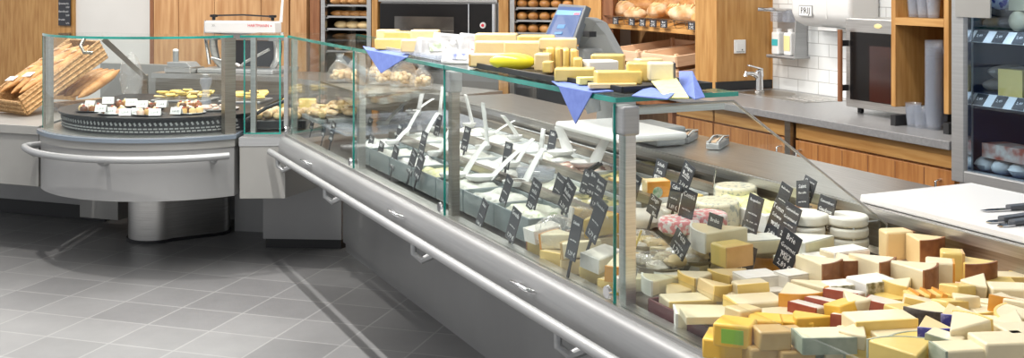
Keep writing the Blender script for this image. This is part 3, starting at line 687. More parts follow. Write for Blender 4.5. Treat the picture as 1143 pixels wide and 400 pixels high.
# ------------------------------------------------------------------ pillar: socket; tap; dispensers
so = thing('wall_switch','square white switch plate on the oak pillar','switch',C(4.27,5.718,1.155)); so.rotation_euler=(0,0,TH)
so.location = C(4.253,5.717,1.17)
MB().box((0,-.006,0),(.085,.012,.085)).build('plate',WHITE,so,smooth=False,bevel=.003); MB().box((0,-.0135,-.004),(.06,.004,.05)).build('rocker',CARD,so,smooth=False,bevel=.001)
MB().box((.012,-.0155,-.02),(.008,.002,.008)).build('indicator',BLACK,so,smooth=False); MB().box((0,-.0145,-.030),(.06,.003,.003)).build('lower_line',TINT,so,smooth=False)
tp = thing('sink_tap','chrome mixer tap on the inset sink beside the oak pillar','tap',C(4.24,5.50,.9045),TH)
MB().lathe([(.03,0),(.03,.01),(.024,.014),(.022,.09),(.026,.10),(.024,.135),(0,.14)],18).build('body',CHROME,tp)
MB().tube([(0,0,.09),(-.05,-.0,.115),(-.10,0,.12),(-.105,0,.10)],[.018,.015,.013,.013],10).build('spout',CHROME,tp)
MB().box((-.03,0,.153),(.11,.022,.012),ry=.25).build('lever',CHROME,tp,bevel=.004)
sdp = thing('soap_dispenser','wall-mounted steel holder with lever arms on the white tiles above the sink','dispenser',C(4.5,5.50,1.13),TH)
MB().box((-.10,0,-.02),(.02,.25,.012)).box((-.06,-.02,-.012),(.12,.27,.012)).build('bottle_shelf',SILVER,sdp,smooth=False,bevel=.003)
MB().box((-.012,0,.13),(.02,.26,.30)).build('back_plate',SILVER,sdp,smooth=False,bevel=.004)
MB().xprism([(-.12,-.01),(-.02,-.01),(-.02,.30),(-.10,.30)],-.152,-.144).build('side_plate',SILVER,sdp,smooth=False)
for y in (.055,-.06):
    MB().tube([(-.03,y,.27),(-.12,y+.0,.272),(-.19,y+.05,.275)],[.012,.011,.014],8).build('lever_arm',CHROME,sdp)
    MB().box((-.07,y,.235),(.08,.075,.075)).build('pump_cover',CLEARP,sdp,smooth=False,bevel=.01)
for y,lm,lb in ((.055,TEAL,'white bottle with a teal label in the wall dispenser'),(-.06,YLAB,'bottle with a cream yellow label in the wall dispenser')):
    p = C(4.43,5.50+y,1.126); bt = thing('soap_bottle',lb,'bottle',p,TH)
    MB().box((0,0,.07),(.06,.07,.14)).build('body',WHITE,bt,smooth=False,bevel=.01); MB().box((-.031,0,.075),(.002,.055,.09 if lm is YLAB else .04)).build('label',lm,bt,smooth=False); MB().lathe([(.018,.14),(.018,.16),(0,.162)],12).build('cap',CARD,bt)
td = thing('towel_dispenser','white rounded paper towel dispenser on the tiled wall above the worktop','dispenser',C(4.498,5.01,1.318),TH)
prof=[(0,.0),(-.05,-.01),(-.13,.0),(-.19,.03),(-.215,.08),(-.215,.35),(-.19,.40),(0,.40)]
MB().xprism(prof,-.25,.25).build('cover',WHITE,td,smooth=True,bevel=.02,seg=3)
MB().box((-.1,0,-.012),(.12,.16,.02)).build('paper_outlet',CARD,td,smooth=False,bevel=.004)
MB().box((-.217,.115,.09),(.003,.115,.064)).build('badge',TINT,td,smooth=False); MB().box((-.219,.115,.09),(.002,.105,.054)).build('badge_face',WHITE,td,smooth=False)
text('PRIJ',.052,BLACK,td,(-.2205,.115,.09),(PI/2,0,-PI/2))
MB().box((-.2155,-.06,.22),(.003,.004,.34)).build('seam',CARD,td,smooth=False)
# ------------------------------------------------------------------ small oven, cubby, cups
ob = thing('countertop_oven','small steel-framed oven with dark glass door and long handle on the worktop','oven',C(4.22,4.278,.9015),TH)
MB().xprism([(-.165,.03),(.20,.03),(.20,.49),(-.165,.49)],-.24,.24).build('body',STEELH,ob,smooth=False,bevel=.006)
MB().box((-.178,0,.26),(.02,.47,.455)).build('door_frame',STEELH,ob,smooth=False,bevel=.004)
MB().box((-.189,-.0,.255),(.004,.40,.365)).build('door_glass',OVENG,ob,smooth=False)
MB().xprism([(-.192,.42),(-.189,.42),(-.189,.485),(-.192,.485)],-.23,.23).build('top_band',STEELH,ob,smooth=False)
MB().lathe([(0,.004),(.018,.003),(.02,0)],16,Matrix.Translation((-.192,.0,.455)) @ Matrix.Rotation(-PI/2,4,'Y') @ Matrix.Diagonal((.6,1.4,1,1))).build('emblem',YLAB,ob)
MB().tube([(-.235,.225,.06),(-.235,.225,.43)],.013,10).build('handle',REDWOOD,ob)
for z in (.13,.36): MB().box((-.21,.225,z),(.05,.02,.03)).build('handle_mount',BLACK,ob,smooth=False)
MB().box((-.193,-.068,.215),(.002,.25,.28)).build('red_interior',mat('oven_red_panel',(.035,.005,.003),.2,0,(.022,.004,.003),5,coat=1),ob,smooth=False)  # plain dark red interior panel, laid on the front of the door glass
for y in (-.2,.2):
    for x in (-.12,.15): MB().lathe([(.016,0),(.016,.03)],10,Matrix.Translation((x,y,0))).build('foot',BLACK,ob)
bxo = thing('slate_board','dark board leaning on the tiled wall above the small oven','board',C(4.40,4.16,1.39),TH)
MB().box((.02,0,.22),(.02,.20,.44)).build('panel',TINT,bxo,smooth=False); MB().box((.02,.108,.22),(.03,.016,.44)).build('frame_side',OAK,bxo,smooth=False)
cb = thing('wood_cubby','open oak shelf unit on the worktop holding plastic cups','shelf',C(4.10,3.86,.90),TH)
tA,tB=-.175,.175
for y in (tA+.014,tB-.014): 
    MB().box((0,y,.555),(.44,.028,.93)).build('side_panel',OAK,cb,smooth=False,bevel=.002); MB().box((0,y,.025),(.443,.031,.05)).build('black_foot',KICK,cb,smooth=False)
MB().box((0,0,.495),(.44,.294,.034)).build('shelf',OAKX,cb,smooth=False); MB().box((0,0,1.03),(.44,.35,.03)).build('top',OAKX,cb,smooth=False); MB().box((.215,0,.53),(.01,.30,.97)).build('back',OAK,cb,smooth=False)
cup_prof=[(.030,0),(.0305,.006),(.040,.085),(.042,.088),(.041,.088),(.029,.006),(0,.005)]
def cupstack(name,label,x,y,z,n,r=1,step=.012,group=None):
    s = thing(name,label,'cups',C(4.10+x,3.86+y,.90+z),TH,group)
    m=MB()
    for k in range(n): m.lathe([(a*r,b+k*step) for a,b in cup_prof[:4]],18)
    m.build('nested_cups',CLEARP,s); return s
cupstack('cup_stack','tall stack of clear plastic cups on the right in the lower cubby',-.15,-.022,.0,28)
cupstack('cup_stack','tall stack of clear plastic cups behind the tallest one in the lower cubby',-.07,.02,.0,25)
cupstack('cup_stack','short stack of clear cups at the left in the lower cubby',-.16,.095,.0,3,.9)
cupstack('cup_stack','short stack of clear cups in the middle of the lower cubby',-.165,.04,.0,2,.9)
for i,y in enumerate((.10,.04,-.02)): cupstack('cup_stack','stack of white plastic cups on the upper cubby shelf, %s from the left'%ORD[i],-.15,y,.5145,20,.8,group='cups on the upper cubby shelf')
# ------------------------------------------------------------------ tall fridge at the right
fr = thing('display_fridge','tall glass-fronted refrigerated cabinet with dark blue interior at the right edge','fridge',C(4.1,2.9,0),TH)
f=lambda n,mb,m,**k: cp(fr,n,mb,m,**k)
f('base',bx(3.75,4.48,2.3,3.50,.0,.76),GREY,smooth=False)
f('side_panel',bx(3.75,4.48,3.515,3.527,.76,2.1),GREYL,smooth=False)
f('front_frame',bx(3.70,3.76,3.435,3.50,.74,2.1),SILVER,smooth=False,bevel=.004); f('front_frame',bx(3.70,3.76,2.3,3.435,.74,.79),SILVER,smooth=False,bevel=.004)
f('corner_bracket',bx(3.692,3.70,3.29,3.47,1.435,2.1),GREYL,smooth=False)
f('back_panel',bx(4.44,4.47,2.3,3.505,.76,2.1),NAVY,smooth=False); f('inner_side',bx(3.78,4.44,3.505,3.514,.79,2.1),NAVY,smooth=False); f('floor',bx(3.76,4.44,2.3,3.505,.76,.775),NAVY,smooth=False)
f('glass_door',bx(3.722,3.73,2.3,3.43,.79,2.1),DOORG,smooth=False); f('door_edge',bx(3.715,3.735,3.425,3.435,.79,2.1),CHROME,smooth=False)
for z in (1.11,1.375,1.60):
    s = f('shelf',bx(3.795,4.42,2.3,3.50,z-.012,z),NAVY,smooth=False)
for i,z in enumerate((1.11,1.375)):
    st_=f('price_strip',MB().xprism([(3.752,z-.045),(3.756,z-.047),(3.797,z+.0),(3.793,z+.002)],2.3,3.46),CARD,smooth=False)
    for j in range(5):
        y=3.41-.10*j; 
        a=MB().xprism([(3.7495,z-.042),(3.7535,z-.043),(3.791,z-.001),(3.787,z+.002)],y-.027,y+.027); f('price_label',a,SLATE,smooth=False)
        tx=text('2,49',.018,INK,fr,(0,0,0),(math.radians(52),0,-PI/2)); q=Matrix.Rotation(-TH,3,'Z') @ Vector(fr.location); tx.location=Vector((3.7665,y,z-.018))-q
def fitem(name,label,D,t,h,mb,m,group=None):
    o=mb.build(name,m,None,C(D,t,h),TH); return tag(o,label,'food',group)
k=0
for z,rowl in ((.776,'bottom'),(1.111,'middle'),(1.376,'upper')):
    for j in range(7):
        t=3.452-.085*j; 
        if z==.776: 
            fitem('wrapped_loaf','white wrapped packet on the %s fridge floor, %s from the left'%(rowl,ORD[j]),3.84,t-.02,z+.035,MB().ball((0,0,0),(.06,.045,.035),jit=.08),RW,'white packets in the fridge') if j<4 else None
        else:
            fitem('dried_sausage','thin wrapped sausage on the %s fridge shelf, %s from the left'%(rowl,ORD[j]),3.95,t,z+.032,MB().ball((0,0,0),(.12,.04,.03),n=12,m=8,jit=.05),mat('wrapped_sausage',(.28,.23,.19),.35,0,(.42,.38,.33),9,coat=.5),'sausages in the fridge')
            fitem('dried_sausage','thin wrapped sausage in the top layer on the %s fridge shelf, %s from the left'%(rowl,ORD[j]),3.95,t-.03,z+.088,MB().ball((0,0,0),(.12,.04,.03),n=12,m=8,jit=.05),MATS['wrapped_sausage'],'sausages in the fridge')
fitem('cheese_block','yellow packaged cheese standing at the right on the middle fridge shelf',3.82,3.285,1.112,MB().prism([(-.02,-.06),(.03,-.055),(.03,.05),(-.02,.06)],0,.11),BUTTER)
fitem('ham_packet','red and white meat packet lying on white packets at the fridge bottom',3.84,3.30,.846,MB().prism([(-.06,-.10),(.05,-.10),(.06,.1),(-.05,.12)],0,.06),mat('ham_wrap',(.70,.62,.52),.35,0,(.42,.10,.06),18,coat=.4))
fitem('patterned_packet','blue and white patterned packet on the top fridge shelf',3.84,3.37,1.465,MB().ball((0,0,.055),(.05,.07,.055),n=16,m=10),mat('blue_pattern_wrap',(.75,.77,.85),.4,0,(.05,.06,.38),30,lo=.48,hi=.54))
fitem('cheese_wheel_half','pale cut cheese beside the blue patterned packet on the top fridge shelf',3.86,3.26,1.465,MB().prism([(-.04,-.05),(.04,-.05),(.04,.05),(-.04,.05)],0,.10),CREAM)
fitem('white_cheese','white hanging cheese at the right on the upper fridge shelf',3.83,3.27,1.376,MB().ball((0,0,.045),(.03,.045,.045)),CREAM)
strip('fridge_light', C(3.80,3.0,1.98), TH, .06, 1.0, 9, (.9,.95,1))
# ------------------------------------------------------------------ cheese builders
def roundbox(m, d, bev, rz=0, jit=.0):
    return m
def block(label, loc, d, rz=0, body=PALE, rind=None, side='+x', sticker=None, tilt=(0,0), name='cheese_block', cat='cheese', group=None, sag=.002):
    """d = (length x, width y, height z); loc = centre of the underside; rind on one side face or 'top'/'round'."""
    jx=lambda: random.uniform(-.004,.004)
    x,y,z=d[0]/2,d[1]/2,d[2]
    P=[(-x+jx(),-y+jx()),(x+jx(),-y+jx()),(x+jx(),y+jx()),(-x+jx(),y+jx())]
    o = MB().prism(P,0,z).build(name,body,None,loc,rz,True,min(.006,z*.12)); o.rotation_euler=(tilt[0],tilt[1],rz)
    tag(o,label,cat,group)
    if rind is not None:
        e=.0022
        for s in side.split(','):
            if s=='top': m=MB().prism([(a*.985,b*.985) for a,b in P],z-.002,z+e)
            elif s=='bot': m=MB().prism([(a*1.01,b*1.01) for a,b in P],-.0005,.012)
            else:
                i={'-y':0,'+x':1,'+y':2,'-x':3}[s]; a=Vector(P[i]); b=Vector(P[(i+1)%4]); n=Vector(((b-a).y,-(b-a).x)).normalized()*e
                m=MB().prism([tuple(a+n),tuple(b+n),tuple(b-n*2),tuple(a-n*2)],.002,z-.001)
            m.build('rind',rind,o,smooth=False,bevel=.001)
    if sticker:
        MB().box((0,-y-.002,z*.5),(d[0]*.6,.002,z*.6)).build('sticker',sticker,o,smooth=False)
    return o
def wedge(label, loc, L, ang, hgt, rz=0, body=PALE, rind=RB, toprind=None, tilt=(0,0), name='cheese_wedge', group=None, tip=.0, cat='cheese'):
    """pie slice with its tip at -x and curved rind at +x; loc = underside centre."""
    n=8; a=math.radians(ang)/2
    pts=[(-L*.55,0)] if tip<=0 else [(-L*.55,-tip),(-L*.55,tip)][::1]
    arc_=[(-L*.55+L*math.cos(-a+2*a*i/n),L*math.sin(-a+2*a*i/n)) for i in range(n+1)]
    poly=pts[:1]+arc_+(pts[1:] if tip>0 else [])
    o=MB().prism(poly,0,hgt).build(name,body,None,loc,rz,True,min(.005,hgt*.1)); o.rotation_euler=(tilt[0],tilt[1],rz); tag(o,label,cat,group)
    if rind is not None:
        e=.003; q=[(-L*.55+(L+e)*math.cos(-a+2*a*i/n),(L+e)*math.sin(-a+2*a*i/n)) for i in range(n+1)]; r=[(-L*.55+(L-e)*math.cos(-a+2*a*i/n),(L-e)*math.sin(-a+2*a*i/n)) for i in range(n+1)]
        MB().prism(q+r[::-1],-.0005,hgt+.0005).build('rind',rind,o,smooth=True)
    if toprind is not None:
        MB().prism([(x*.98,y*.98) for x,y in poly],hgt-.002,hgt+.0025).build('top_rind',toprind,o,smooth=False)
    return o
def disc(label, loc, r, h, body=WHT, rind=RW, rz=0, frac=1.0, tilt=(0,0), name='soft_cheese', group=None):
    n=28; a1=2*PI*frac
    p=[(r*math.cos(a1*i/n),r*math.sin(a1*i/n)) for i in range(n if frac>=1 else n+1)]+([] if frac>=1 else [(0,0)])
    o=MB().prism(p,0,h).build(name,rind,None,loc,rz,True,min(.012,h*.25),3); o.rotation_euler=(tilt[0],tilt[1],rz); tag(o,label,'cheese',group)
    if frac<1:
        c=MB()
        c.add([(.004,-.0008,.003),(r*.985,-.0008,.003),(r*.985,-.0008,h-.003),(.004,-.0008,h-.003)],[(0,1,2,3)])
        ca,sa=math.cos(a1),math.sin(a1); off=Vector((-sa,ca,0))*.0008
        c.add([Vector((.004*ca,.004*sa,.003))+off,Vector((r*.985*ca,r*.985*sa,.003))+off,Vector((r*.985*ca,r*.985*sa,h-.003))+off,Vector((.004*ca,.004*sa,h-.003))+off],[(0,1,2,3)])
        c.build('cut_face',body,o,smooth=False)
    return o
def sheetcloth(name, label, pts, tris, m, cat='napkin'):
    o=MB().add(pts,tris).build(name,m,None,smooth=False)
    c=sum((Vector(p) for p in pts),Vector())/len(pts); o.data.transform(Matrix.Translation(-c)); o.location=c
    s=o.modifiers.new('thick','SOLIDIFY'); s.thickness=.003; return tag(o,label,cat)
ZT=1.2935
# ------------------------------------------------------------------ glass top: cheese platters
def platter(label,u0,u1,D0,D1,h=ZT,m=BLACK,ts=None):
    t0,t1=ts or (t_of(u1,D0),t_of(u0,D0)); p=C((D0+D1)/2,(t0+t1)/2,h)
    o=thing('platter',label,'tray',p,TH); w,l=D1-D0,t1-t0
    MB().box((0,0,.004),(w*.94,l*.95,.008)).build('base',m,o,smooth=False,bevel=.003)
    MB().box((-w/2,0,.012),(.008,l,.018)).box((w/2,0,.012),(.008,l,.018)).box((0,-l/2,.012),(w,.008,.018)).box((0,l/2,.012),(w,.008,.018)).build('rim',m,o,smooth=False,bevel=.002)
    return o
platter('black platter heaped with pale cheese blocks in the middle of the glass top',524,622,1.49,1.80)
platter('dark platter with cheese blocks and a blue napkin near the end of the glass top',622,745,1.51,1.79,ts=(2.53,2.85))
platter('clear-edged platter with cheese blocks at the far end of the glass top',424,486,1.50,1.80,ZT,CLEARP)
def tb(label,u,v,D,L,Wd,Hh,rz,body=BUTTER,rind=None,side='+x',tilt=(0,0),name='cheese_block',**k):
    t=t_of(u,D); Y=C(D,t).y; h=1.6-(v+25)*Y/F
    return block(label,C(D,t,max(ZT+.0085,h)),(L,Wd,Hh),rz,body,rind,side,None,tilt,name,**k)
a0=math.radians(-6)
tb('cheese block at the front left corner of the middle platter',545,81,1.535,.125,.07,.042,a0,PALE,TAN,'-x')
yw=MB().ball((0,0,.028),(.075,.032,.028),n=16,m=10).build('wax_cheese',YWAX,None,CD(571,1.53,ZT+.009),a0); tag(yw,'glossy bright yellow waxed cheese lying on the middle platter','cheese'); MB().ball((.075,0,.028),(.012,.008,.010)).build('wax_knot',YWAX,yw)
tb('long cheese block behind the front left block of the middle platter',550,78,1.62,.13,.07,.075,a0,PALE)
tb('large cheese block at the centre of the middle platter',583,78,1.61,.12,.08,.088,a0,PALE)
tb('cheese block with a brown end right of the centre of the middle platter',605,79,1.565,.05,.07,.055,a0,PALE,TAN,'+x')
tb('small cheese piece at the front right of the middle platter',611,81,1.52,.03,.04,.034,a0,BUTTER,TAN,'+x')
tb('wide cheese slab at the rear left of the middle platter',553,74,1.73,.16,.08,.09,a0,PALE)
tb('cheese slab at the rear of the middle platter beside the tall stack',598,73,1.72,.13,.07,.10,a0,BUTTER)
tb('top block crowning the heap of the middle platter',622,55,1.66,.115,.08,.036,a0+.05,PALE)
for i in range(4): tb('thin upright cheese slice under the crowning block, %s from the left'%ORD[i],613+8.6*i,80-i*.3,1.62,.022,.09,.078-.004*i,a0+.1,BUTTER,TAN if i%2 else None,'+x',(0,0),'cheese_slice',group='upright slices on the middle platter')
tb('small cheese cube at the right end of the middle platter',644,83,1.60,.028,.06,.05,a0,BUTTER)
tb('pale cheese block at the front left of the near platter',640,91,1.54,.115,.07,.037,a0+.05,BUTTER)
tb('thin cheese slab under the front left block of the near platter',634,95,1.53,.13,.085,.012,a0,PALE) if False else None
yp=tb('crumpled yellow paper piece between blocks of the near platter',655,94,1.515,.06,.03,.02,.3,YELC,name='wax_paper')
tb('cheese block standing upright at the rear of the near platter',678,83,1.74,.10,.05,.062,a0,BUTTER,TAN,'+x')
wl_=tb('white paper label lying on cheese of the near platter',668,82,1.66,.10,.07,.04,.25,CARD,name='paper_pack'); wl_['category']='paper'
tb('long cheese block in the centre front of the near platter',690,94,1.56,.125,.055,.038,a0+.25,BUTTER)
tb('thin pale slab at the very front of the near platter',682,98,1.52,.13,.04,.012,a0+.15,PALE,RY,'+x')
tb('tall cheese block right of the centre of the near platter',712,91,1.62,.075,.06,.055,a0,BUTTER,RY,'+x')
tb('cheese block with a dark end at the right of the near platter',737,90,1.64,.07,.06,.05,a0,CREAM,RK,'+x')
tb('pale cheese wedge behind the right block of the near platter',722,84,1.76,.08,.05,.05,a0+.4,PALE)
for i,(u,v,D,L,z,b) in enumerate(((436,57,1.53,.12,.045,BUTTER),(466,58,1.53,.13,.05,PALE),(445,52,1.66,.13,.06,YEL and BUTTER),(474,52,1.66,.12,.07,PALE),(432,52,1.74,.10,.05,PALE))):
    tb('butter-coloured cheese block on the far platter, %s'%('at the front left','at the front right','in the middle','at the rear right','at the rear left')[i],u,v,D,L,.08,z,a0,b)
# napkins
def P3(u,D,h): return CD(u,D,h)
sheetcloth('napkin','blue napkin hanging in a point over the glass edge below the middle platter',[P3(612,1.50,ZT+.008),P3(684,1.50,ZT+.008),P3(660,1.447,ZT+.004),P3(622,1.447,ZT+.004),P3(641,1.440,1.205)],[(0,1,2,3),(3,2,4)],BLUEC)
sheetcloth('napkin','blue napkin hanging in a point over the far end of the glass edge',[P3(404,1.50,ZT+.006),P3(456,1.50,ZT+.006),P3(452,1.447,ZT+.003),P3(407,1.447,ZT+.003),P3(424,1.44,1.215)],[(0,1,2,3),(3,2,4)],BLUEC)
sheetcloth('napkin','small blue napkin corner under the near platter beside the yellow one',[P3(704,1.50,ZT+.004),P3(744,1.50,ZT+.012),P3(752,1.56,ZT+.018),P3(722,1.60,ZT+.016)],[(0,1,2),(0,2,3)],BLUEC)
sheetcloth('napkin','crumpled blue napkin standing behind the yellow one at the near end',[P3(757,1.66,ZT+.006),P3(775,1.60,ZT+.004),P3(786,1.66,ZT+.002),P3(772,1.72,ZT+.055),P3(757,1.72,ZT+.05)],[(0,1,3),(1,2,3),(0,3,4)],BLUEC)
sheetcloth('napkin','pale yellow napkin folded to a triangle at the near end of the glass top',[P3(726,1.60,ZT+.032),P3(754,1.66,ZT+.040),P3(768,1.56,ZT+.012),P3(742,1.52,ZT+.010)],[(0,1,2),(0,2,3)],YELC)
# printed packages between the far and middle platters
for i,(u,v,D,wd,hh,rz) in enumerate(((479,67,1.56,.12,.075,.5),(498,64,1.64,.12,.09,.2),(512,70,1.54,.13,.05,-.3),(527,60,1.72,.12,.09,.1),(545,57,1.76,.12,.07,-.2))):
    t=t_of(u,D); o=thing('paper_package','white printed paper package on the glass top, %s from the left'%ORD[i],'package',C(D,t,ZT),rz)
    m=MB(); vs=[(-wd/2,-.035,0),(wd/2,-.035,0),(wd/2,.035,0),(-wd/2,.035,0),(-wd*.42,-.012,hh),(wd*.46,-.008,hh*.93),(wd*.4,.012,hh*.9),(-wd*.45,.010,hh*1.05)]
    m.add(vs,[(0,3,2,1),(4,5,6,7),(0,1,5,4),(1,2,6,5),(2,3,7,6),(3,0,4,7)]).build('wrap',PAPER,o,smooth=False,bevel=.008)
    pm=(GREENL,RK,BLUEC,RED,TEAL)[i]; M=Matrix.Translation((.01,-.027,hh*.5)) @ Matrix.Rotation(-.30,4,'X')
    MB().box((0,0,0),(wd*.42,.004,hh*.42),M).build('print',mat('print_%d'%i,((.35,.45,.25),(.25,.25,.25),(.15,.2,.55),(.75,.2,.2),(.5,.6,.65))[i],.5,0,(.8,.8,.8),40),o,smooth=False)
# ------------------------------------------------------------------ scale with tent-shaped screens
scl=thing('shop_scale','grey shop scale with white weighing plate and tilted blue touch screen on the deck','scale',C(2.30,3.75,.922),TH)
MB().box((-.08,0,.088),(.30,.50,.026)).build('weighing_plate',WHITE,scl,smooth=False,bevel=.01)
MB().box((.19,.17,.04),(.14,.26,.075)).box((.06,.12,.066),(.20,.08,.02)).build('body',TINT,scl,smooth=False,bevel=.01)
MB().box((.12,.36,.15),(.12,.14,.30),).build('column',TINT,scl,smooth=False,bevel=.01)
MB().tube([(-.02,.30,.12),(-.04,.33,.24),(-.04,.36,.33)],[.03,.05,.07],10).build('cone_cover',TINT,scl)
pc=Vector((.0,.15,.42))
ys=(.02,.30)
# customer screen panel leaning back, and operator panel leaning the other way (an A-shape seen from the end)
def q3(u,v,D): t=t_of(u,D); p=C(D,t); return Vector((p.x,p.y,1.6-(v+25)*p.y/F))
def toloc(p): return Matrix.Rotation(-TH,3,'Z') @ (p-scl.location)
A=[toloc(q3(602,49,1.98)),toloc(q3(639,47,1.99)),toloc(q3(653,6,2.06)),toloc(q3(623,4,2.05))]
nrm=(A[1]-A[0]).cross(A[3]-A[0]).normalized()
def slab(A,th,n): return MB().add(A+[a+n*th for a in A],[(0,1,2,3),(7,6,5,4),(0,4,5,1),(1,5,6,2),(2,6,7,3),(3,7,4,0)])
nn = -nrm if nrm.x<0 else nrm
slab(A,.028,nn).build('screen_panel',mat('screen_bezel',(.10,.11,.12),.4),scl,smooth=False,bevel=.004)
def lerp(a,b,k): return a+(b-a)*k
def quad(k0,k1,l0,l1,e): 
    def p(k,l): return lerp(lerp(A[0],A[1],k),lerp(A[3],A[2],k),l)-nn*e
    return [p(k0,l0),p(k1,l0),p(k1,l1),p(k0,l1)]
def emis(name,c,s):
    m=bpy.data.materials.new(name); m.use_nodes=True; b=m.node_tree.nodes['Principled BSDF']; b.inputs['Base Color'].default_value=(*c,1); b.inputs['Emission Color'].default_value=(*c,1); b.inputs['Emission Strength'].default_value=s; b.inputs['Roughness'].default_value=.2; MATS[name]=m; return m
scr=slab(quad(.06,.94,.06,.93,.001),.001,nn).build('screen',emis('screen_blue',(.05,.085,.20),.35),scl,smooth=False)
slab(quad(.08,.92,.72,.84,.002),.001,nn).build('screen_bar',emis('screen_light',(.16,.32,.6),.45),scl,smooth=False)
slab(quad(.72,.90,.73,.78,.003),.001,nn).build('screen_button',emis('screen_red',(.5,.12,.15),.6),scl,smooth=False)
for k,l,sz in ((.45,.42,.05),(.45,.25,.03)):
    slab(quad(k-.12,k+.12,l-sz,l+sz,.003),.001,nn).build('screen_logo',emis('screen_mark_%d'%int(k*100+l*100),(.08,.2,.4),.4),scl,smooth=False)
B=[toloc(q3(641,62,2.05)),toloc(q3(688,60,2.16)),toloc(q3(665,19,2.10)),toloc(q3(652,18,2.04))]
slab(B,.05,nn).build('operator_panel',TINT,scl,smooth=False,bevel=.006)
MB().box(tuple(toloc(q3(657,38,2.04))),(.03,.05,.02)).build('hinge',BLACK,scl,smooth=False)
MB().box(tuple(toloc(q3(660,70,2.12))),(.16,.16,.12)).build('screen_base',TINT,scl,smooth=False,bevel=.01)
# ------------------------------------------------------------------ deck: tools, cutting board, knives
def tool(label,t,D,rz):
    o=thing('cheese_cutter',label,'tool',C(D,t,.921),TH+rz); 
    MB().box((0,0,.014),(.055,.16,.024)).build('body',SILVER,o,smooth=False,bevel=.004)
    MB().tube([(-.02,-.08,.03),(-.02,.0,.042),(-.02,.09,.034)],.006,8).tube([(.02,-.08,.03),(.02,0,.042),(.02,.09,.034)],.006,8).build('handle_bar',CHROME,o)
    MB().box((0,.085,.022),(.05,.02,.034)).build('end_block',DKSTEEL,o,smooth=False,bevel=.003)
    MB().box((0,0,.028),(.02,.12,.006)).build('wood_insert',PINE,o,smooth=False)
p=at_h(766,155,.93); tool('steel cheese cutter on the deck, the farther of two',p.dot(Vector((-ST,CT,0))),p.dot(Vector((CT,ST,0))),math.radians(-48))
p=at_h(800,162,.93); tool('steel cheese cutter on the deck, the nearer of two',p.dot(Vector((-ST,CT,0))),p.dot(Vector((CT,ST,0))),math.radians(-50))
cbp=[at_h(960,219,.945),at_h(1072,203,.945)]
cbd=[p.dot(Vector((CT,ST,0))) for p in cbp]; cbt=[p.dot(Vector((-ST,CT,0))) for p in cbp]
cbd=thing('cutting_board','large white plastic cutting board lying across the steel deck','board',C(2.62,2.0,.921),TH)
MB().box((-.0,0,.012),(.46,1.23,.024)).build('board',WHITE,cbd,smooth=False,bevel=.006)
for q_ in (0,):
    gr=MB(); gr.tube([(-.215,-.6,.0225),(-.215,.6,.0225),(.215,.6,.0225),(.215,-.6,.0225)],.002,4); gr.build('juice_groove',CARD,cbd)
def knife(label,u,v,rz,bl,hl,h=.948):
    p=at_h(u,v,h); o=thing('knife',label,'knife',p,rz)
    MB().prism([(-bl,.0),(-bl*.85,-.012),(0,-.014),(0,.012),(-bl*.6,.012)],.0,.002).build('blade',CHROME,o,smooth=False)
    MB().xprism([(0,-.001),(.01,-.004+.004),(hl,-.001),(hl+.01,.008),(hl,.018),(hl*.5,.014),(0,.012)],-.013,.013).build('handle',mat('knife_handle',(.06,.065,.075),.4),o,smooth=False,bevel=.004)
knife('kitchen knife with dark handle lying farthest back on the white board',1124,234,math.radians(13),.09,.12)
knife('broad dark-handled knife lying in the middle of the white board',1116,247,math.radians(20),.05,.13)
knife('dark-handled knife lying nearest the front of the white board',1128,251,math.radians(22),.05,.13)
# ------------------------------------------------------------------ salad pans
rows=[(1.565,1.745,.752,.832,'front'),(1.785,1.98,.765,.846,'middle'),(2.02,2.25,.78,.858,'rear'),(2.29,2.37,.80,.866,'narrow back')]
fills={'creamy white salad':mat('creamy_salad',(.74,.74,.69),.4,0,(.58,.59,.52),25,bump=.6,coat=.3),'cream salad with green herbs':mat('herb_salad',(.72,.73,.60),.45,0,(.30,.40,.18),40,bump=.6,lo=.58,hi=.7,coat=.3),
 'white yoghurt dip':mat('white_dip',(.78,.78,.76),.3,0,(.70,.70,.68),14,bump=.3,coat=.4),'yellow pasta salad':mat('pasta_salad',(.85,.80,.50),.4,0,(.60,.62,.22),34,bump=.7,coat=.3),
 'mixed olives':mat('olive_mix',(.10,.11,.04),.3,0,(.48,.42,.16),36,bump=1,lo=.45,hi=.55,coat=.5),'pink and brown bean salad':mat('bean_salad',(.30,.12,.08),.35,0,(.80,.66,.55),36,bump=1,lo=.45,hi=.55,coat=.4),'pinkish salad':mat('pink_salad',(.88,.78,.74),.4,0,(.80,.30,.36),20,bump=.6,lo=.6,hi=.75,coat=.3)}
lay=[['cream salad with green herbs','creamy white salad','creamy white salad','yellow pasta salad','white yoghurt dip','creamy white salad','white yoghurt dip'],
     ['mixed olives','cream salad with green herbs','creamy white salad','white yoghurt dip','creamy white salad','white yoghurt dip','creamy white salad'],
     ['creamy white salad','mixed olives','pink and brown bean salad','creamy white salad','white yoghurt dip','creamy white salad','creamy white salad'],
     ['white yoghurt dip','pinkish salad','pinkish salad','white yoghurt dip','white yoghurt dip','white yoghurt dip','white yoghurt dip']]
seed=0
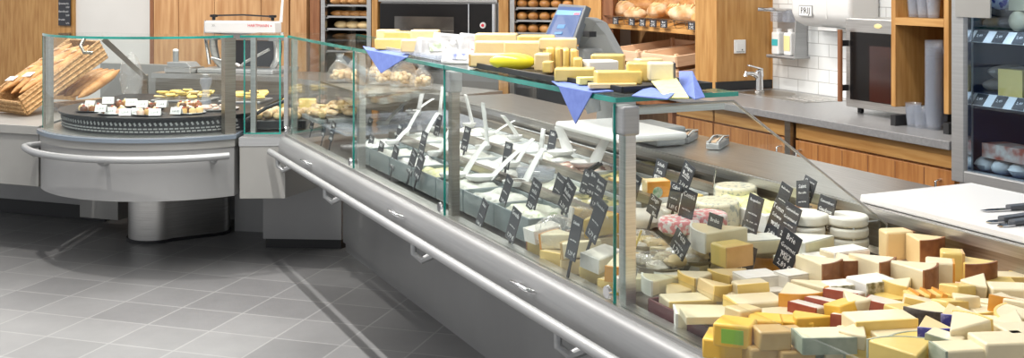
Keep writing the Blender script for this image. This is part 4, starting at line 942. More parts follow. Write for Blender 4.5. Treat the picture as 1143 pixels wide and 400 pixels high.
for r,(D0,D1,z0,z1,rn) in enumerate(rows):
    for i in range(7):
        t0=3.20+.272*i; t1=t0+.262; Dm=(D0+D1)/2; tm=(t0+t1)/2
        if r==3 and i==0: continue
        o=thing('salad_pan','pan of %s, %s salad row, %s from near end'%(lay[r][i],rn,ORD[i]),'pan',C(Dm,tm,z0),TH,'salad pans in the counter')
        x,y,z=(D1-D0)/2,(t1-t0)/2,z1-z0; m=MB(); tk=.006
        m.box((0,0,.003),(2*x,2*y,.006)).box((-x,0,z/2),(tk,2*y,z)).box((x,0,z/2),(tk,2*y,z)).box((0,-y,z/2),(2*x,tk,z)).box((0,y,z/2),(2*x,tk,z))
        m.build('pan',mat('pan_enamel',(.52,.55,.56),.25,0,coat=.4) if r else mat('pan_bluish',(.22,.27,.28),.25,0,coat=.4),o,smooth=False,bevel=.002)
        seed+=1; MB().lump(-x+.004,x-.004,-y+.004,y-.004,z-.020,.030,16,16,seed,22,base=z-.03).build('salad',fills[lay[r][i]],o)
# chunks on top of the mixed pans
cm=MB(); 
# serving spoons
def spoon(label,u,v,D,h,ln,lean,azim,big=1.0):
    """u,v = the handle's upper end."""
    t=t_of(u,D); o=thing('serving_spoon',label,'spoon',C(D,t,h),TH+azim,'white serving spoons in the salads')
    s=math.sin(lean); c=math.cos(lean)
    n=7; m=MB(); vs=[]; 
    pts=[(0+ln*s*k/n*(1+.15*k/n),0,ln*c*k/n-.012*(k/n)**2) for k in range(n+1)]; w=[.017*big+ (.010*big)*(1-k/n)*(1 if big>1.3 else .25) for k in range(n+1)]
    for (x,y,z),ww in zip(pts,w): vs += [(x,-ww,z),(x,ww,z),(x-.006,ww*.8,z-.002),(x-.006,-ww*.8,z-.002)]
    fs=[(0,1,2,3),(n*4+3,n*4+2,n*4+1,n*4)]
    for k in range(n):
        a=4*k
        for j in range(4): fs.append((a+j,a+(j+1)%4,a+4+(j+1)%4,a+4+j))
    m.add(vs,fs).build('handle',WHITE,o,bevel=.002)
    MB().lathe([(0,-.012),(.018*big,-.009),(.028*big,.002),(.030*big,.012),(.027*big,.012),(.016*big,-.003),(0,-.006)],14,Matrix.Translation((-.02*big,0,.0)) @ Matrix.Diagonal((1.25,.85,1,1))).build('bowl',WHITE,o)
SP=[(430,150,1.85,.855,.16,.75,.2,1),(466,145,2.10,.865,.15,.2,.3,1),(462,143,2.12,.865,.13,.9,.1,1),(489,148,2.0,.86,.22,.08,.0,1),(452,170,1.80,.855,.14,.45,.1,1),(474,168,1.88,.855,.13,.5,.2,1),(441,183,1.70,.845,.10,.7,.2,1),
 (527,150,2.18,.87,.17,-.2,0,1),(544,165,1.98,.86,.21,-.10,.0,1.1),(549,152,2.15,.865,.12,.9,-.2,1),(578,160,2.20,.87,.14,-.55,.1,1.1),(602,181,2.0,.86,.15,.10,.1,.9),(575,185,1.90,.86,.13,.55,0,1),
 (547,214,1.72,.845,.19,.72,-.3,1.7),(517,207,1.66,.84,.16,.50,-.2,1.7),(585,196,1.78,.85,.15,.42,-.2,1.5),(634,178,2.20,.87,.13,-.35,.1,1.8),(662,183,2.16,.87,.13,.45,.0,1.8),(490,180,1.75,.85,.12,.35,0,1)]
SL=['bent white spoon at the far end of the front salads','upright white spoon in the far rear salads','white spoon leaning right beside an upright one in the far rear salads','tall upright white spoon just left of the middle post','white spoon low in the far middle row','white spoon beside the middle post behind black cards','small white spoon in the far front row',
 'white spoon just right of the middle post near the rear','tall white spoon standing before the bean salad','short white spoon with thin tongs behind the tall one','white spoon leaning left by the pinkish salad','thin white spoon right of the olives','pale spoon leaning over the olives',
 'large white scoop leaning right in the front herb salad','large white scoop right beside the middle post','cream coloured scoop behind the large front scoop','broad white scoop standing under the weighing plate','broad cream scoop beside the near post','white spoon low behind the middle post']
for a,l in zip(SP,SL): spoon(l,*a)
# ------------------------------------------------------------------ price cards
def sign(label,u,v,D,w=.05,hh=.085,roll=.12,words=('Käse','2,99 €'),az=0,back=.2,vis=True):
    t=t_of(u,D); p=C(D,t); h=1.6-(v+25)*p.y/F
    o=thing('price_card',label,'sign',Vector((p.x,p.y,h)),0,'black price cards in the counter')
    o.rotation_euler=(Matrix.Rotation(TH-PI/2+az,3,'Z') @ Matrix.Rotation(-back,3,'X') @ Matrix.Rotation(roll,3,'Y')).to_euler()
    # local: x right, z up, faces -y
    MB().box((0,0,0),(w,.003,hh)).build('card',SLATE,o,smooth=False)
    MB().box((0,.004,-hh*.5-.018),(.010,.004,.065)).build('stick',CLEARP if False else BLACK,o,smooth=False)
    k=w/.05
    if vis:
        ws=list(words)
        for i,x in enumerate(ws[:-1]): text(x,min(.0155*k,w*1.55/len(x)),INK,o,(0,-.0022,hh*.34-.017*k*i),(PI/2,0,0),name='name_lettering')
        text('Frischkäse' if len(ws)<2 else 'mind. 50% Fett',.005*k,INK,o,(0,-.0022,-hh*.06),(PI/2,0,0),name='small_lettering')
        text(ws[-1],.014*k,INK,o,(w*.44,-.0022,-hh*.36),(PI/2,0,0),'RIGHT',name='price_lettering')
    return o
SG=[ # u,v,D,w,h,roll,words,label
(348,135,1.66,.05,.08,.1,0,'black card leftmost of all, low behind the far glass pane'),(361,142,1.62,.05,.08,.1,0,'black card second from the far left behind the far glass'),(370,147,1.60,.05,.08,.1,0,'black card third from the far left behind the far glass'),
(411,143,1.80,.05,.085,.05,0,'black card just right of the far post in the rear'),(412,163,1.66,.05,.085,.12,0,'black card just right of the far post in front'),(423,171,1.64,.05,.085,.1,0,'black card beside the bent white spoon in front'),(439,176,1.62,.05,.08,.2,0,'black card standing before the yellow pasta salad'),
(444,150,1.80,.05,.085,.05,0,'black card left of the middle post in the middle row'),(446,126,2.20,.05,.08,.1,0,'black card farthest back left of the middle post'),(455,131,2.15,.05,.08,.1,0,'black card farthest back, right of its neighbour by the spoons'),(471,160,1.76,.05,.085,.1,0,'black card behind two front cards left of the middle post'),
(488,140,2.0,.05,.085,.05,0,'black card at the foot of the tall spoon by the middle post'),(459,181,1.62,.05,.085,.25,0,'black card in front, left of a pair by the middle post'),(467,186,1.60,.05,.085,.25,0,'black card in front, right of a pair by the middle post'),(519,155,1.90,.05,.085,.05,0,'black card right of the middle post behind the big scoop'),
(565,174,1.86,.05,.085,0,0,'black card between the spoons in front of the beans'),(615,159,2.25,.05,.085,0,('Salat','1,49 €'),'black card alone at the rear before the white weighing plate'),
(564,213,1.66,.042,.085,.28,('Tilsiter','1,99 €'),'black card left of the clear cheese tub'),(537,239,1.56,.04,.08,.28,0,'black card nearest the front glass left of the wrapped cheese'),(595,218,1.68,.05,.085,.2,('Bergkäse','mild','2,29 €'),'black card in front of the clear cheese tub'),(572,251,1.55,.05,.085,.2,('Gouda','1,79 €'),'black card low at the front among wrapped cheeses'),
(622,211,1.82,.05,.08,.25,('Emmentaler','1,59 €'),'black card behind another right of the clear tub'),(632,219,1.76,.055,.085,.35,('Allgäuer','Rahm','2,19 €'),'tilted black card right of the clear tub, in front'),(653,204,1.95,.045,.07,.15,0,'black card under black tongs left of the near post'),(660,205,1.92,.045,.07,.1,('Brie','2,49 €'),'black card right of the tongs beside the near post'),
(667,216,1.78,.045,.085,.2,('Bauern','Käse','1,99 €'),'black card half hidden by the near post, upper one'),(665,246,1.60,.05,.10,.3,('Heumilch','2,79 €'),'large tilted black card low beside the near post'),(640,266,1.53,.045,.10,.05,('Schnitt','1,29 €'),'black card standing before the clear bag at the front glass'),
(705,212,1.98,.055,.088,.18,('Morbier','jung','2,49 €'),'black card first right of the near post on pale wedges'),(735,195,2.18,.055,.085,.1,('Schafs','Feta','Natur','1,99 €'),'black card highest at the rear right of the near post'),(729,230,1.95,.05,.05,.2,('Ziege','Bio'),'small black card below a round green sticker'),
(765,197,2.24,.055,.075,.3,('Ziegen','Rolle','2,69 €'),'tilted black card at the rear left of the blue cheese'),(752,220,2.08,.05,.075,.05,('Cabri','1,89 €'),'greyish card between wedges left of the blue cheese'),(766,232,1.96,.055,.09,.1,('Comté','3,29 €'),'black card in front of the blue cheese wheel'),
(840,237,2.16,.055,.085,.1,('Roquefort','3,19 €'),'black card right of the blue cheese wheel'),(833,268,2.06,.055,.085,.05,('Gorgonzola','2,19 €'),'black card below the one right of the blue cheese'),(873,222,2.36,.045,.08,.25,('Reblochon','2,99 €'),'black card farthest back of the middle cluster'),
(866,247,2.18,.055,.095,.25,('Tomme','Schwarz','wald','2,89 €'),'black card at the left of the cluster before white brie'),(880,249,2.17,.055,.09,.2,('Camembert','Gourmand','2,49 €'),'black card overlapping its left neighbour before white brie'),(895,223,2.36,.045,.10,-.22,('Saint','Marcellin','1,99 €'),'black card leaning left on a clear holder'),
(901,211,2.38,.045,.06,.22,('Chaource','3,49 €'),'black card behind the left-leaning one'),(920,238,2.30,.055,.08,.1,('Camembert','Gaudoux','2,29 €'),'black card rightmost of the rear cards above white cheese'),(878,281,2.02,.06,.09,.25,('Brie','Gourmet','Mild','2,89 €'),'black card lowest and nearest in front of white brie'),
(795,261,1.90,.05,.09,.02,('Brebis','2,59 €'),'brownish dark card amid wrapped wedges behind the end glass'),(758,273,1.80,.06,.05,.4,('Feta','1,79 €'),'dark card lying tilted among wrapped cheeses at the front'),(833,291,1.98,.05,.07,.05,('Ziege','1,29 €'),'dark card low below the blue cheese cards')]
for i,(u,v,D,w_,h_,ro,wd,lb) in enumerate(SG):
    sign(lb,u,v,D-.05,w_*1.3,h_*1.2,ro,wd if wd else ('Salat','1,49 €'))
# ------------------------------------------------------------------ cheeses behind the glass
def wrapfilm(o,r=.06):
    pass
def at_D(u,v,D):                       # point on the pixel ray at counter depth D
    t=t_of(u,D); p=C(D,t); return Vector((p.x,p.y,1.6-(v+25)*p.y/F))
def fz(D): return .735+(D-1.5)/.9*.04     # display floor height
rn=['front','second','third','rear']
# wrapped wedges between the middle and the near post (t 2.52..3.15)
bodies=[PALE,CREAM,BUTTER,WHT,PALE,CREAM]; rinds=[RY,TAN,None,RW,RB,RO]
k=0
for r,(D,n,dz0) in enumerate(((1.56,5,.0),(1.70,5,.03),(1.86,5,.045),(2.04,4,.05),(2.22,4,.05))):
    for i in range(n):
        t=2.55+.60*(i+.5)/n+random.uniform(-.02,.02)
        for lay_ in range(2):
            dz=dz0
            pw=C(D,t); far=571+1250*pw.x/pw.y<694
            if not far and lay_: continue
            if not far: dz=-.02
            h=fz(D)+.002+lay_*(.052+dz*.5); b=bodies[k%6]; rd=rinds[(k*5+r)%6]
            lb='wrapped cheese, %s row between the posts, %s from the near end, %s layer'%(('front','second','third','fourth','back')[r],ORD[i],('upper','lower')[1-lay_])
            if (k%3)==0: block(lb,C(D,t,h),(.10,.075,.045+dz*.5),TH+random.uniform(-.5,.5),b,rd,'-x',tilt=(random.uniform(-.15,.15) if lay_ else 0,random.uniform(-.2,.1) if lay_ else 0),group='wrapped cheeses between the posts')
            else: wedge(lb,C(D,t,h),.12,42,.045+dz*.5,TH+random.uniform(-3,3),b,rd,tilt=(random.uniform(-.15,.15) if lay_ else 0,random.uniform(-.15,.15) if lay_ else 0),group='wrapped cheeses between the posts')
            if lay_ and k%2==0:
                oo=[o_ for o_ in bpy.data.objects if o_.get('label','')==lb][0]
                MB().ball((0,0,.03),(.062,.048,.036),n=14,m=9,jit=.12).build('film_wrap',FILM,oo)
            k+=1
tb_=thing('cheese_tub','large clear round tub of pale cheese left of the tilted black cards','tub',at_D(597,222,1.86),0)
MB().lathe([(.0,0),(.062,.0),(.068,.10),(.072,.104),(.070,.104),(.06,.004),(0,.004)],28).build('tub',CLEARP,tb_); MB().lathe([(0,.005),(.058,.005),(.060,.06),(0,.062)],24).build('filling',PALE,tb_); MB().lathe([(.073,.10),(.073,.112),(.05,.118),(0,.118)],28).build('lid',CLEARP,tb_)
fb=MB().ball((0,0,.055),(.055,.08,.05),n=18,m=12,jit=.14).build('plastic_bag',FILM,None,at_D(620,280,1.555),TH); tag(fb,'clear crinkled plastic bag low against the front glass','bag')
tg=thing('tongs','black tongs propped on the rear row beside the near post','tongs',at_D(657,188,2.05),TH); 
MB().tube([(0,-.07,.03),(0,.06,-.03)],.006,6).tube([(.012,-.07,.025),(.012,.06,-.035)],.006,6).build('arms',BLACK,tg); MB().ball((0,.07,-.035),(.014,.02,.01)).build('grip',BLACK,tg)
gb=thing('white_box','white steel tray with food scraps at the rear beside the near post','tray',C(2.27,2.98,.80),TH)
MB().box((0,0,.03),(.15,.34,.06)).build('box',WHITE,gb,smooth=False,bevel=.004); MB().lump(-.07,.07,-.16,.16,.055,.03,12,14,5,22).build('filling',fills['yellow pasta salad'],gb)
# through the end glass
GX='soft cheeses behind the end glass'
def wz(label,u,v,D,L,ang,hg,rz,b=PALE,rd=RB,tr=None,tilt=(0,0),**k): return wedge(label,at_D(u,v,D),L,ang,hg,rz,b,rd,tr,tilt,**k)
def bz(label,u,v,D,d,rz,b=PALE,rd=None,side='+x',tilt=(0,0),**k): return block(label,at_D(u,v,D),d,rz,b,rd,side,None,tilt,**k)
R=math.radians
bluew='blue-veined cheese'
disc('half wheel of blue-veined cheese crowning the stack at the rear',at_D(821,230,2.30),.085,.08,BLUEV,BLUEV,R(150),1.0)
disc('large blue-veined wheel under the crowning one, left part',at_D(796,246,2.24),.10,.078,BLUEV,BLUEV,R(20),1.0) if False else disc('large blue-veined wheel left below the crowning one',at_D(795,250,2.14),.092,.10,BLUEV,BLUEV,R(20))
disc('blue-veined wheel right below the crowning one',at_D(828,252,2.26),.082,.075,BLUEV,BLUEV,0)
MB().tube([(0,0,0),(.008,0,.06)],.003,6).build('cheese_pick',CHROME,None,at_D(795,209,2.25)); tag(bpy.data.objects['cheese_pick'],'thin steel pick stuck upright in the blue cheese','pick')
wz('pale wedge right of the blue wheels with grey rind',858,262,2.26,.13,60,.05,R(200),BLUEV,RW)
bz('pale wedge standing left behind the near post card',700,232,2.12,(.12,.09,.10),R(20),PALE,TAN,'-x')
bz('orange-marked wedge bearing a green organic sticker',730,235,2.06,(.09,.07,.11),R(15),PALE,RO,'-y,+x')
st_=MB().lathe([(0,.002),(.018,.002),(.018,0)],16,Matrix.Rotation(PI/2,4,'X')).build('green_sticker',mat('sticker_green',(.12,.45,.22),.4,0,(.75,.85,.75),60),bpy.data.objects['cheese_block'] if False else None,at_D(733,215,1.995),R(20)); tag(st_,'round green organic sticker on the orange-marked wedge','sticker')
bz('tall narrow cheese piece left of the blue cheese',779,238,2.12,(.025,.07,.075),R(25),BUTTER,RY,'+x')
bz('grey-green dark block behind the pale wedges at the rear',715,203,2.32,(.13,.10,.07),TH,mat('olive_cheese',(.33,.29,.13),.4),None)
# heaps of white soft cheese at left and centre
pos=[(700,254,1.96,.09,.055,'white crumbly cheese heap piece at the far left of the end-glass pile'),(722,250,1.96,.09,.05,'white crumbly cheese in the left of the end-glass pile'),(745,246,2.05,.085,.05,'white lump of soft cheese behind the pink-checked wrap')]
for u,v,D,r,h,lb in pos:
    o=MB().ball((0,0,h*.5),(r,r*.8,h*.8),n=16,m=10,jit=.10).build('soft_cheese',WHT,None,at_D(u,v,D),0); tag(o,lb,'cheese',GX)
for u,v,D,lb in ((762,258,1.90,'pink-and-white checked wrapped cheese, left one'),(785,252,1.98,'pink-and-white checked wrapped cheese, right one')):
    disc(lb,at_D(u,v,D),.07,.045,WHT,RP,0,1.0,name='wrapped_cheese',group=GX)
wz('large cream wedge below the pink-checked wraps',800,276,1.86,.16,55,.055,R(185),CREAM,RW)
bz('straw-yellow block at the centre of the end-glass pile',815,296,1.82,(.09,.07,.06),R(30),BUTTER,TAN,'-y')
bz('cream slab right of the straw-yellow block',843,280,2.0,(.13,.09,.04),R(10),CREAM,RW,'top')
bz('small purple-labelled white pack behind the cream wedge',783,262,1.93,(.09,.05,.03),R(10),mat('lilac_pack',(.60,.58,.78),.4),None)
# front low packs: bowls with mozzarella etc.
for i,(u,v,D,lb) in enumerate(((714,284,1.84,'grey dish of wrapped white cheeses, rear one'),(733,304,1.71,'grey dish of wrapped white cheeses, front one'),(768,296,1.82,'grey dish between two cards holding wrapped cheese'))):
    o=thing('serving_dish',lb,'dish',at_D(u,v,D),TH); MB().lathe([(0,0),(.06,.0),(.076,.028),(.072,.028),(.058,.006),(0,.006)],24,Matrix.Diagonal((1,1.15,1,1))).build('dish',DKSTEEL,o)
    for j,(x,y) in enumerate(((-.03,-.04),(.025,.005),(-.02,.045),(.03,-.045))):
        q=MB().ball((0,0,.016),(.028,.034,.017),n=12,m=7,jit=.22).build('wrapped_cheese',(WHT,CREAM,RW,PALE)[j],None,o.location+Vector((x*CT-y*ST,x*ST+y*CT,.010+.012*(j%2))),random.uniform(0,3)); tag(q,'small wrapped white cheese in the %s, %s of four'%(('rear grey dish','front grey dish','grey dish between two cards')[i],ORD[j]),'cheese','wrapped cheeses in dishes')
    fm=MB().ball((0,0,.03),(.062,.072,.028),n=16,m=10,jit=.1).build('film_cover',FILM,o)
for i,(u,v,D,c) in enumerate(((706,322,1.57,CREAM),(747,318,1.70,WHT),(790,308,1.84,CREAM))):
    wz('pale wrapped piece low at the front behind the low glass, %s from the left'%ORD[i],u,v,D,.12,50,.04,R(160+20*i),c,RW)
tw=thing('wire_divider','bent wire divider with hooked top standing behind the low glass by the near post','divider',at_D(690,325,1.50),TH)
MB().tube([(0,0,0),(.03,-.02,.10),(.05,-.03,.16)],.003,6).build('wire',BUTTER,tw); MB().tube([(0,-.05,0),(.02,-.06,.07)],.003,6).build('short_wire',SILVER,tw)
# white brie wedges and rounds
B=[('long white brie wedge at the left of the brie stack',872,286,2.10,.20,32,.055,R(15)),('white brie half lying behind the lowest card',905,283,2.12,.17,60,.05,R(190)),
   ('brie wedge tilted upright on the stack',926,262,2.30,.13,55,.03,R(165)),('brie wedge on the second layer of the stack',910,268,2.24,.14,50,.036,R(170))]
for lb,u,v,D,L,a,h,rz in B: wedge(lb,at_D(u,v,D),L,a,h,rz,CREAM,RW,RW,(0,.12 if 'tilt' in lb else 0),name='brie_wedge',group='white brie behind the end glass')
for i in range(4):
    disc('white brie round in the left pile of rounds, %s from the bottom'%ORD[i],C(2.16,2.62,.775+.033*i)+Vector((.01*i,.01*i,0)),.068,.03,CREAM,RW,R(20*i),1.0,name='brie_round',group='piled brie rounds')
    disc('white brie round in the right pile inside the wire hoop, %s from the bottom'%ORD[i],C(2.30,2.57,.776+.032*i),.062,.029,CREAM,RW,R(50*i),1.0,name='brie_round',group='piled brie rounds')
for i,(u,v,D) in enumerate(((893,297,2.04),(915,292,2.10),(938,288,2.14))):
    bz('stacked white brie slice in front of the rounds, %s from the left'%ORD[i],u,v,D,(.13,.07,.026),R(10+8*i),CREAM,RW,'top,-y',group='white brie behind the end glass')
hp=thing('wire_hoop','bent steel wire hoops holding the right brie pile','holder',C(2.33,2.52,.77),TH)
for y in (0,.07): MB().tube([(-.05,y,0),(-.05,y,.11),(-.045,y,.115),(.045,y,.115),(.05,y,.11),(.05,y,0)],.003,6).build('hoop',CHROME,hp)
ch=thing('card_holder','clear plastic card holder standing behind the white brie','holder',at_D(900,256,2.32),TH); MB().box((0,0,.03),(.012,.035,.09)).build('stem',CLEARP,ch,smooth=False,bevel=.002); MB().box((0,0,0),(.05,.06,.008)).build('foot',CLEARP,ch,smooth=False)
bz('brown wrapped cheese block behind the clear card holder',905,252,2.34,(.07,.08,.06),TH,TAN,RB,'-x')
# ------------------------------------------------------------------ open pile (nearest)
def oz(kind,label,u,v,h,*a,**k):
    p=at_h(u,v,h); return (wedge if kind=='w' else block)(label,p,*a,**k)
# u,v = photo position of the underside's centre
b=block; 
def O(label,u,v,h,d,rz,body=PALE,rind=None,side='-y',**k): return block(label,at_h(u,v,h),tuple(x*.93 for x in d),R(rz),body,rind,side,**k)
def V(label,u,v,h,L,a,hg,rz,body=PALE,rind=RB,**k): return wedge(label,at_h(u,v,h),L*.93,a,hg*.93,R(rz),body,rind,**k)
tr=thing('display_tray','dark red tray lining the front edge of the open cheese display','tray',C(1.64,2.14,.750),TH)
MB().box((0,0,.004),(.25,.54,.006)).build('base',DRED,tr,smooth=False); MB().box((-.125,0,.02),(.008,.54,.04)).box((.125,0,.02),(.008,.54,.04)).box((0,-.27,.02),(.25,.008,.04)).box((0,.27,.02),(.25,.008,.04)).build('rim',DRED,tr,smooth=False,bevel=.002)
V('pale wedge at the far left of the dark red tray',752,340,.76,.13,45,.045,60,PALE,RY)
O('long pale block in the dark red tray, left one',766,348,.765,(.135,.08,.042),8,CREAM,RY,'-y')
O('long pale block in the dark red tray behind the yellow ones',818,341,.775,(.15,.08,.045),4,CREAM,RY,'+x')
V('pale wedge in the rear of the tray with its tip left',738,326,.775,.12,50,.045,190,CREAM,RW)
V('cream wedge pair in the rear of the tray, left one',782,323,.785,.12,50,.048,200,CREAM,RY)
V('cream wedge pair in the rear of the tray, right one',812,320,.79,.12,48,.048,210,PALE,RY)
O('thick cream slab in the front of the tray beside the yellow block',785,366,.755,(.15,.09,.048),-4,CREAM,RW,'-x')
O('flat cream slab above its wrapped neighbour in the tray',790,357,.800,(.13,.08,.02),2,CREAM)
O('broad pale slab in the middle of the open display',846,352,.785,(.15,.10,.05),12,CREAM,RY,'-x')
O('thin pale slab with red underside right of the broad slab',873,360,.79,(.12,.08,.03),16,CREAM,DRED,'bot')
O('white block at the rear left of the open display',848,325,.80,(.12,.09,.05),20,WHT,RW,'top')
O('white block right of its white neighbour at the rear',883,322,.81,(.085,.08,.05),25,WHT,RW,'top')
O('pale rindless slab before the white blocks',868,333,.79,(.11,.06,.03),14,WHT)
# yellow and tan stacks at the front
O('bright yellow block under the one with the green sticker',815,396,.76,(.12,.10,.048),-18,YEL)
O('bright yellow block with a green sticker on top of another',820,384,.80,(.085,.075,.055),-22,YEL,sticker=GREENL)
O('bright yellow block behind the tan one',856,384,.77,(.09,.08,.075),-12,YEL)
O('tan smoked block on top of another in the front row',859,388,.81,(.07,.065,.045),8,TAN)
O('tan smoked block carrying another at the front edge',852,408,.765,(.08,.08,.05),4,TAN)
O('tan smoked block right of the tan stack',881,394,.775,(.065,.06,.06),10,TAN)
O('tan smoked block lowest at the front right of the tan stack',884,410,.77,(.08,.07,.045),6,TAN)
O('flat bright yellow slab behind the tan blocks',880,372,.79,(.11,.07,.04),-8,YEL)
V('bright yellow wedge standing before the rust-red rinds',908,369,.80,.11,40,.042,170,YEL,None)
O('pale block with green-grey rind on top of another',925,391,.815,(.13,.085,.045),6,CREAM,RG,'-y,-x')
O('pale block with green-grey rind supporting another',915,403,.77,(.13,.09,.048),4,CREAM,RG,'-y,-x')
O('pale slice beside the green-rinded stack at the frame edge',948,404,.78,(.13,.06,.05),0,CREAM)
O('yellowish cube left of the large holed slabs',950,390,.80,(.06,.05,.05),8,CREAM,RY,'-y')
# orange / rust rinds in the middle
V('wedge with orange rind left of the rust-red ones',884,344,.80,.14,56,.055,-85,CREAM,RO,)
V('small pale wedge with a blue-and-orange label',912,335,.81,.12,42,.05,-30,CREAM,RO)
MB().box((0,0,0),(.05,.003,.03)).build('cheese_label',mat('blue_orange_label',(.08,.13,.25),.4,0,(.75,.40,.05),60,lo=.47,hi=.53),None,at_D(921,329,2.06),R(30)); tag(bpy.data.objects['cheese_label'],'blue-and-orange paper label on a small pale wedge','label')
O('white-topped piece with rust-red rind, left one of three',908,358,.80,(.10,.06,.05),-48,WHT,RR,'-y',tilt=(-.10,0))
O('white-topped piece with rust-red rind, long one in front',945,367,.80,(.17,.06,.05),-24,WHT,RR,'-y',tilt=(-.16,0))
O('white-topped piece with rust-red rind, narrow one in the middle',926,357,.805,(.14,.05,.05),-44,WHT,RR,'-y',tilt=(-.10,0))
O('white-topped piece with rust-red rind, small one behind',945,341,.815,(.11,.06,.05),-34,WHT,RR,'-y',tilt=(-.12,0))
O('broad white slab with rust-red rind at its left',982,351,.815,(.12,.11,.045),-28,WHT,RR,'-x,-y',tilt=(-.12,.1))
O('herb-crusted white block at the left',940,333,.82,(.10,.07,.045),14,RW,RH,'-y,+x')
O('herb-crusted white block at the right, wedge-shaped',970,328,.83,(.12,.09,.05),22,RW,RH,'-y,+x')
# brown-rind wedges, rear
V('pale pointed wedge with brown rind, leftmost at the rear',910,318,.82,.15,42,.085,-50,CREAM,RB)
V('pale wedge with wide brown rind, second at the rear',946,316,.82,.13,48,.08,-85,CREAM,RB)
V('pale pointed wedge with brown rind, third at the rear',976,318,.83,.15,42,.085,-45,CREAM,RB)
V('film-wrapped wedge with brown rind, fourth at the rear',1008,322,.83,.16,46,.085,-40,CREAM,RB)
O('tall pale block in the rear corner beside the wire hoops',999,288,.815,(.085,.06,.085),8,PALE,RB,'+x')
V('brown-rinded film-wrapped wedge in the rear corner',1028,296,.815,.11,56,.085,-60,PALE,RB)
O('tall pale block with orange rind at the rear right',1040,320,.83,(.085,.08,.085),-20,CREAM,RO,'+x')
O('pale block behind the orange-rinded one',1060,312,.83,(.06,.06,.08),-20,BUTTER,TAN,'+x')
V('wedge with broad brown rind farthest right at the rear',1085,318,.82,.11,60,.07,-70,BUTTER,RB)
for i,(u,v,c) in enumerate(((1108,324,BUTTER),(1128,318,CREAM),(1142,312,BUTTER))): O('shrink-wrapped flat cheese at the rear right, %s from the left'%ORD[i],u,v,.815,(.10,.06,.03),-12+6*i,c,RY,'-y',group='flat packs at the rear right')
# right-hand pale pieces
O('pale yellow slab in front of the brown-rinded wedges',1008,337,.81,(.12,.07,.03),6,BUTTER)
O('butter-yellow slab right of the herb-crusted blocks',1000,347,.81,(.15,.08,.045),4,BUTTER,RY,'-y')
O('pack with orange diagonal stripes in the middle right',1042,344,.83,(.13,.06,.04),4,BUTTER)
sp_=MB(); 
for i in range(4): sp_.box((-.045+.03*i,0,0),(.014,.062,.0415),ry=.35)
so_=sp_.build('orange_stripe',RO,bpy.data.objects['cheese_block'] if False else None,(0,0,0),0,smooth=False); pk=[o for o in bpy.data.objects if o.get('label','')=='pack with orange diagonal stripes in the middle right'][0]; so_.parent=pk; so_.location=(0,0,.021)
V('wedge with black rind facing left',1030,360,.84,.13,60,.05,-118,CREAM,RK)
V('thin pale wedge behind the black-rinded one',1062,355,.82,.13,36,.04,160,PALE,RK)
V('wedge with blue-waxed rind, right one',1064,366,.85,.11,40,.042,-100,PALE,RBL)
V('wedge with blue-waxed rind, lower left one',1038,382,.84,.12,42,.045,-98,PALE,RBL)
O('large pale holed slab left of the blue-waxed wedges',985,375,.835,(.17,.09,.045),10,CREAM,RY,'-y')
O('large pale slab in front of the holed slab',1005,388,.83,(.15,.08,.03),6,CREAM,RY,'-y')
V('standing pale wedge with holes at the right front',1078,388,.84,.13,50,.075,40,CREAM,RY,tilt=(0,-.15))
O('pale slab behind the standing holed wedge',1095,380,.84,(.10,.08,.06),-10,CREAM,RY,'+x')
O('large cream slab at the lower right with a brown rind',1112,398,.85,(.14,.10,.05),6,CREAM,RB,'+x')
O('broad cream slab at the right frame edge',1136,384,.85,(.14,.10,.05),6,CREAM)
V('pale wedge with ochre rind at the right, front one',1110,355,.83,.16,46,.042,-30,CREAM,RY)
V('pale wedge with ochre rind at the right, left one',1088,357,.83,.15,44,.042,-60,CREAM,RY)
O('pale block with dark corner at the rear right',1128,338,.84,(.12,.07,.045),-8,CREAM,RO,'+x')
V('butter-yellow wedge left of the dark-cornered block',1100,336,.83,.12,40,.04,200,BUTTER,RK)
V('rounded wheel section at the right frame edge',1140,368,.85,.14,60,.045,150,CREAM,RY)
for i,(u,v,h) in enumerate(((978,400,.80),(1006,397,.815),(1030,402,.825))): wedge('pale wheel section with grey-green rind at the bottom edge, %s from the left'%ORD[i],at_h(u,v,h),.14,70,.05,R(120-15*i),BUTTER,RG,group='wheel sections at the bottom edge')
O('pale slab with a thin green rind strip at the bottom edge',1070,408,.83,(.13,.08,.06),8,CREAM,RG,'-x')
O('pale slab at the bottom edge under the brown-rinded one',1105,415,.80,(.2,.1,.05),8,CREAM)
random.seed(5)
EX=[(955,347,CREAM,None,'between the rust rinds and the holed slab'),(1012,358,BUTTER,RY,'left of the black-rinded wedge'),(1078,347,CREAM,None,'behind the blue-waxed wedges'),(1022,350,CREAM,RY,'under the orange-striped pack'),
(968,383,CREAM,None,'before the holed slab'),(1058,352,BUTTER,RY,'right of the orange-striped pack'),(1118,347,CREAM,RO,'left of the dark-cornered block'),(1136,352,CREAM,None,'at the right frame edge, upper'),
(1090,370,CREAM,RG,'right of the blue-waxed wedges'),(1055,392,CREAM,RG,'under the standing holed wedge'),(1125,372,CREAM,None,'left of the rounded wheel section'),(940,352,YEL,None,'tucked under the long rust rind'),
(1000,328,CREAM,RY,'right of the herb-crusted wedge'),(1070,333,BUTTER,None,'before the orange-rinded block'),(1088,327,CREAM,None,'before the broad brown rind'),(838,331,CREAM,RY,'at the tray end near the white blocks'),(795,331,PALE,RY,'behind the long tray blocks'),(830,361,PALE,None,'left of the broad slab')]
for n_,(u,v,bd,rd,where) in enumerate(EX):
    h=.80+.06*max(0,min(1,(u-800)/330)); r_=random.uniform(-40,40)
    if n_%2: O('small pale cheese piece %s'%where,u,v,h,(.085,.06,.04),r_,bd,rd,'-y',tilt=(random.uniform(-.2,.1),random.uniform(-.15,.15)))
    else: V('small cheese wedge %s'%where,u,v,h,.10,46,.042,-90+r_*1.5,bd,rd,tilt=(random.uniform(-.15,.1),random.uniform(-.15,.15)))
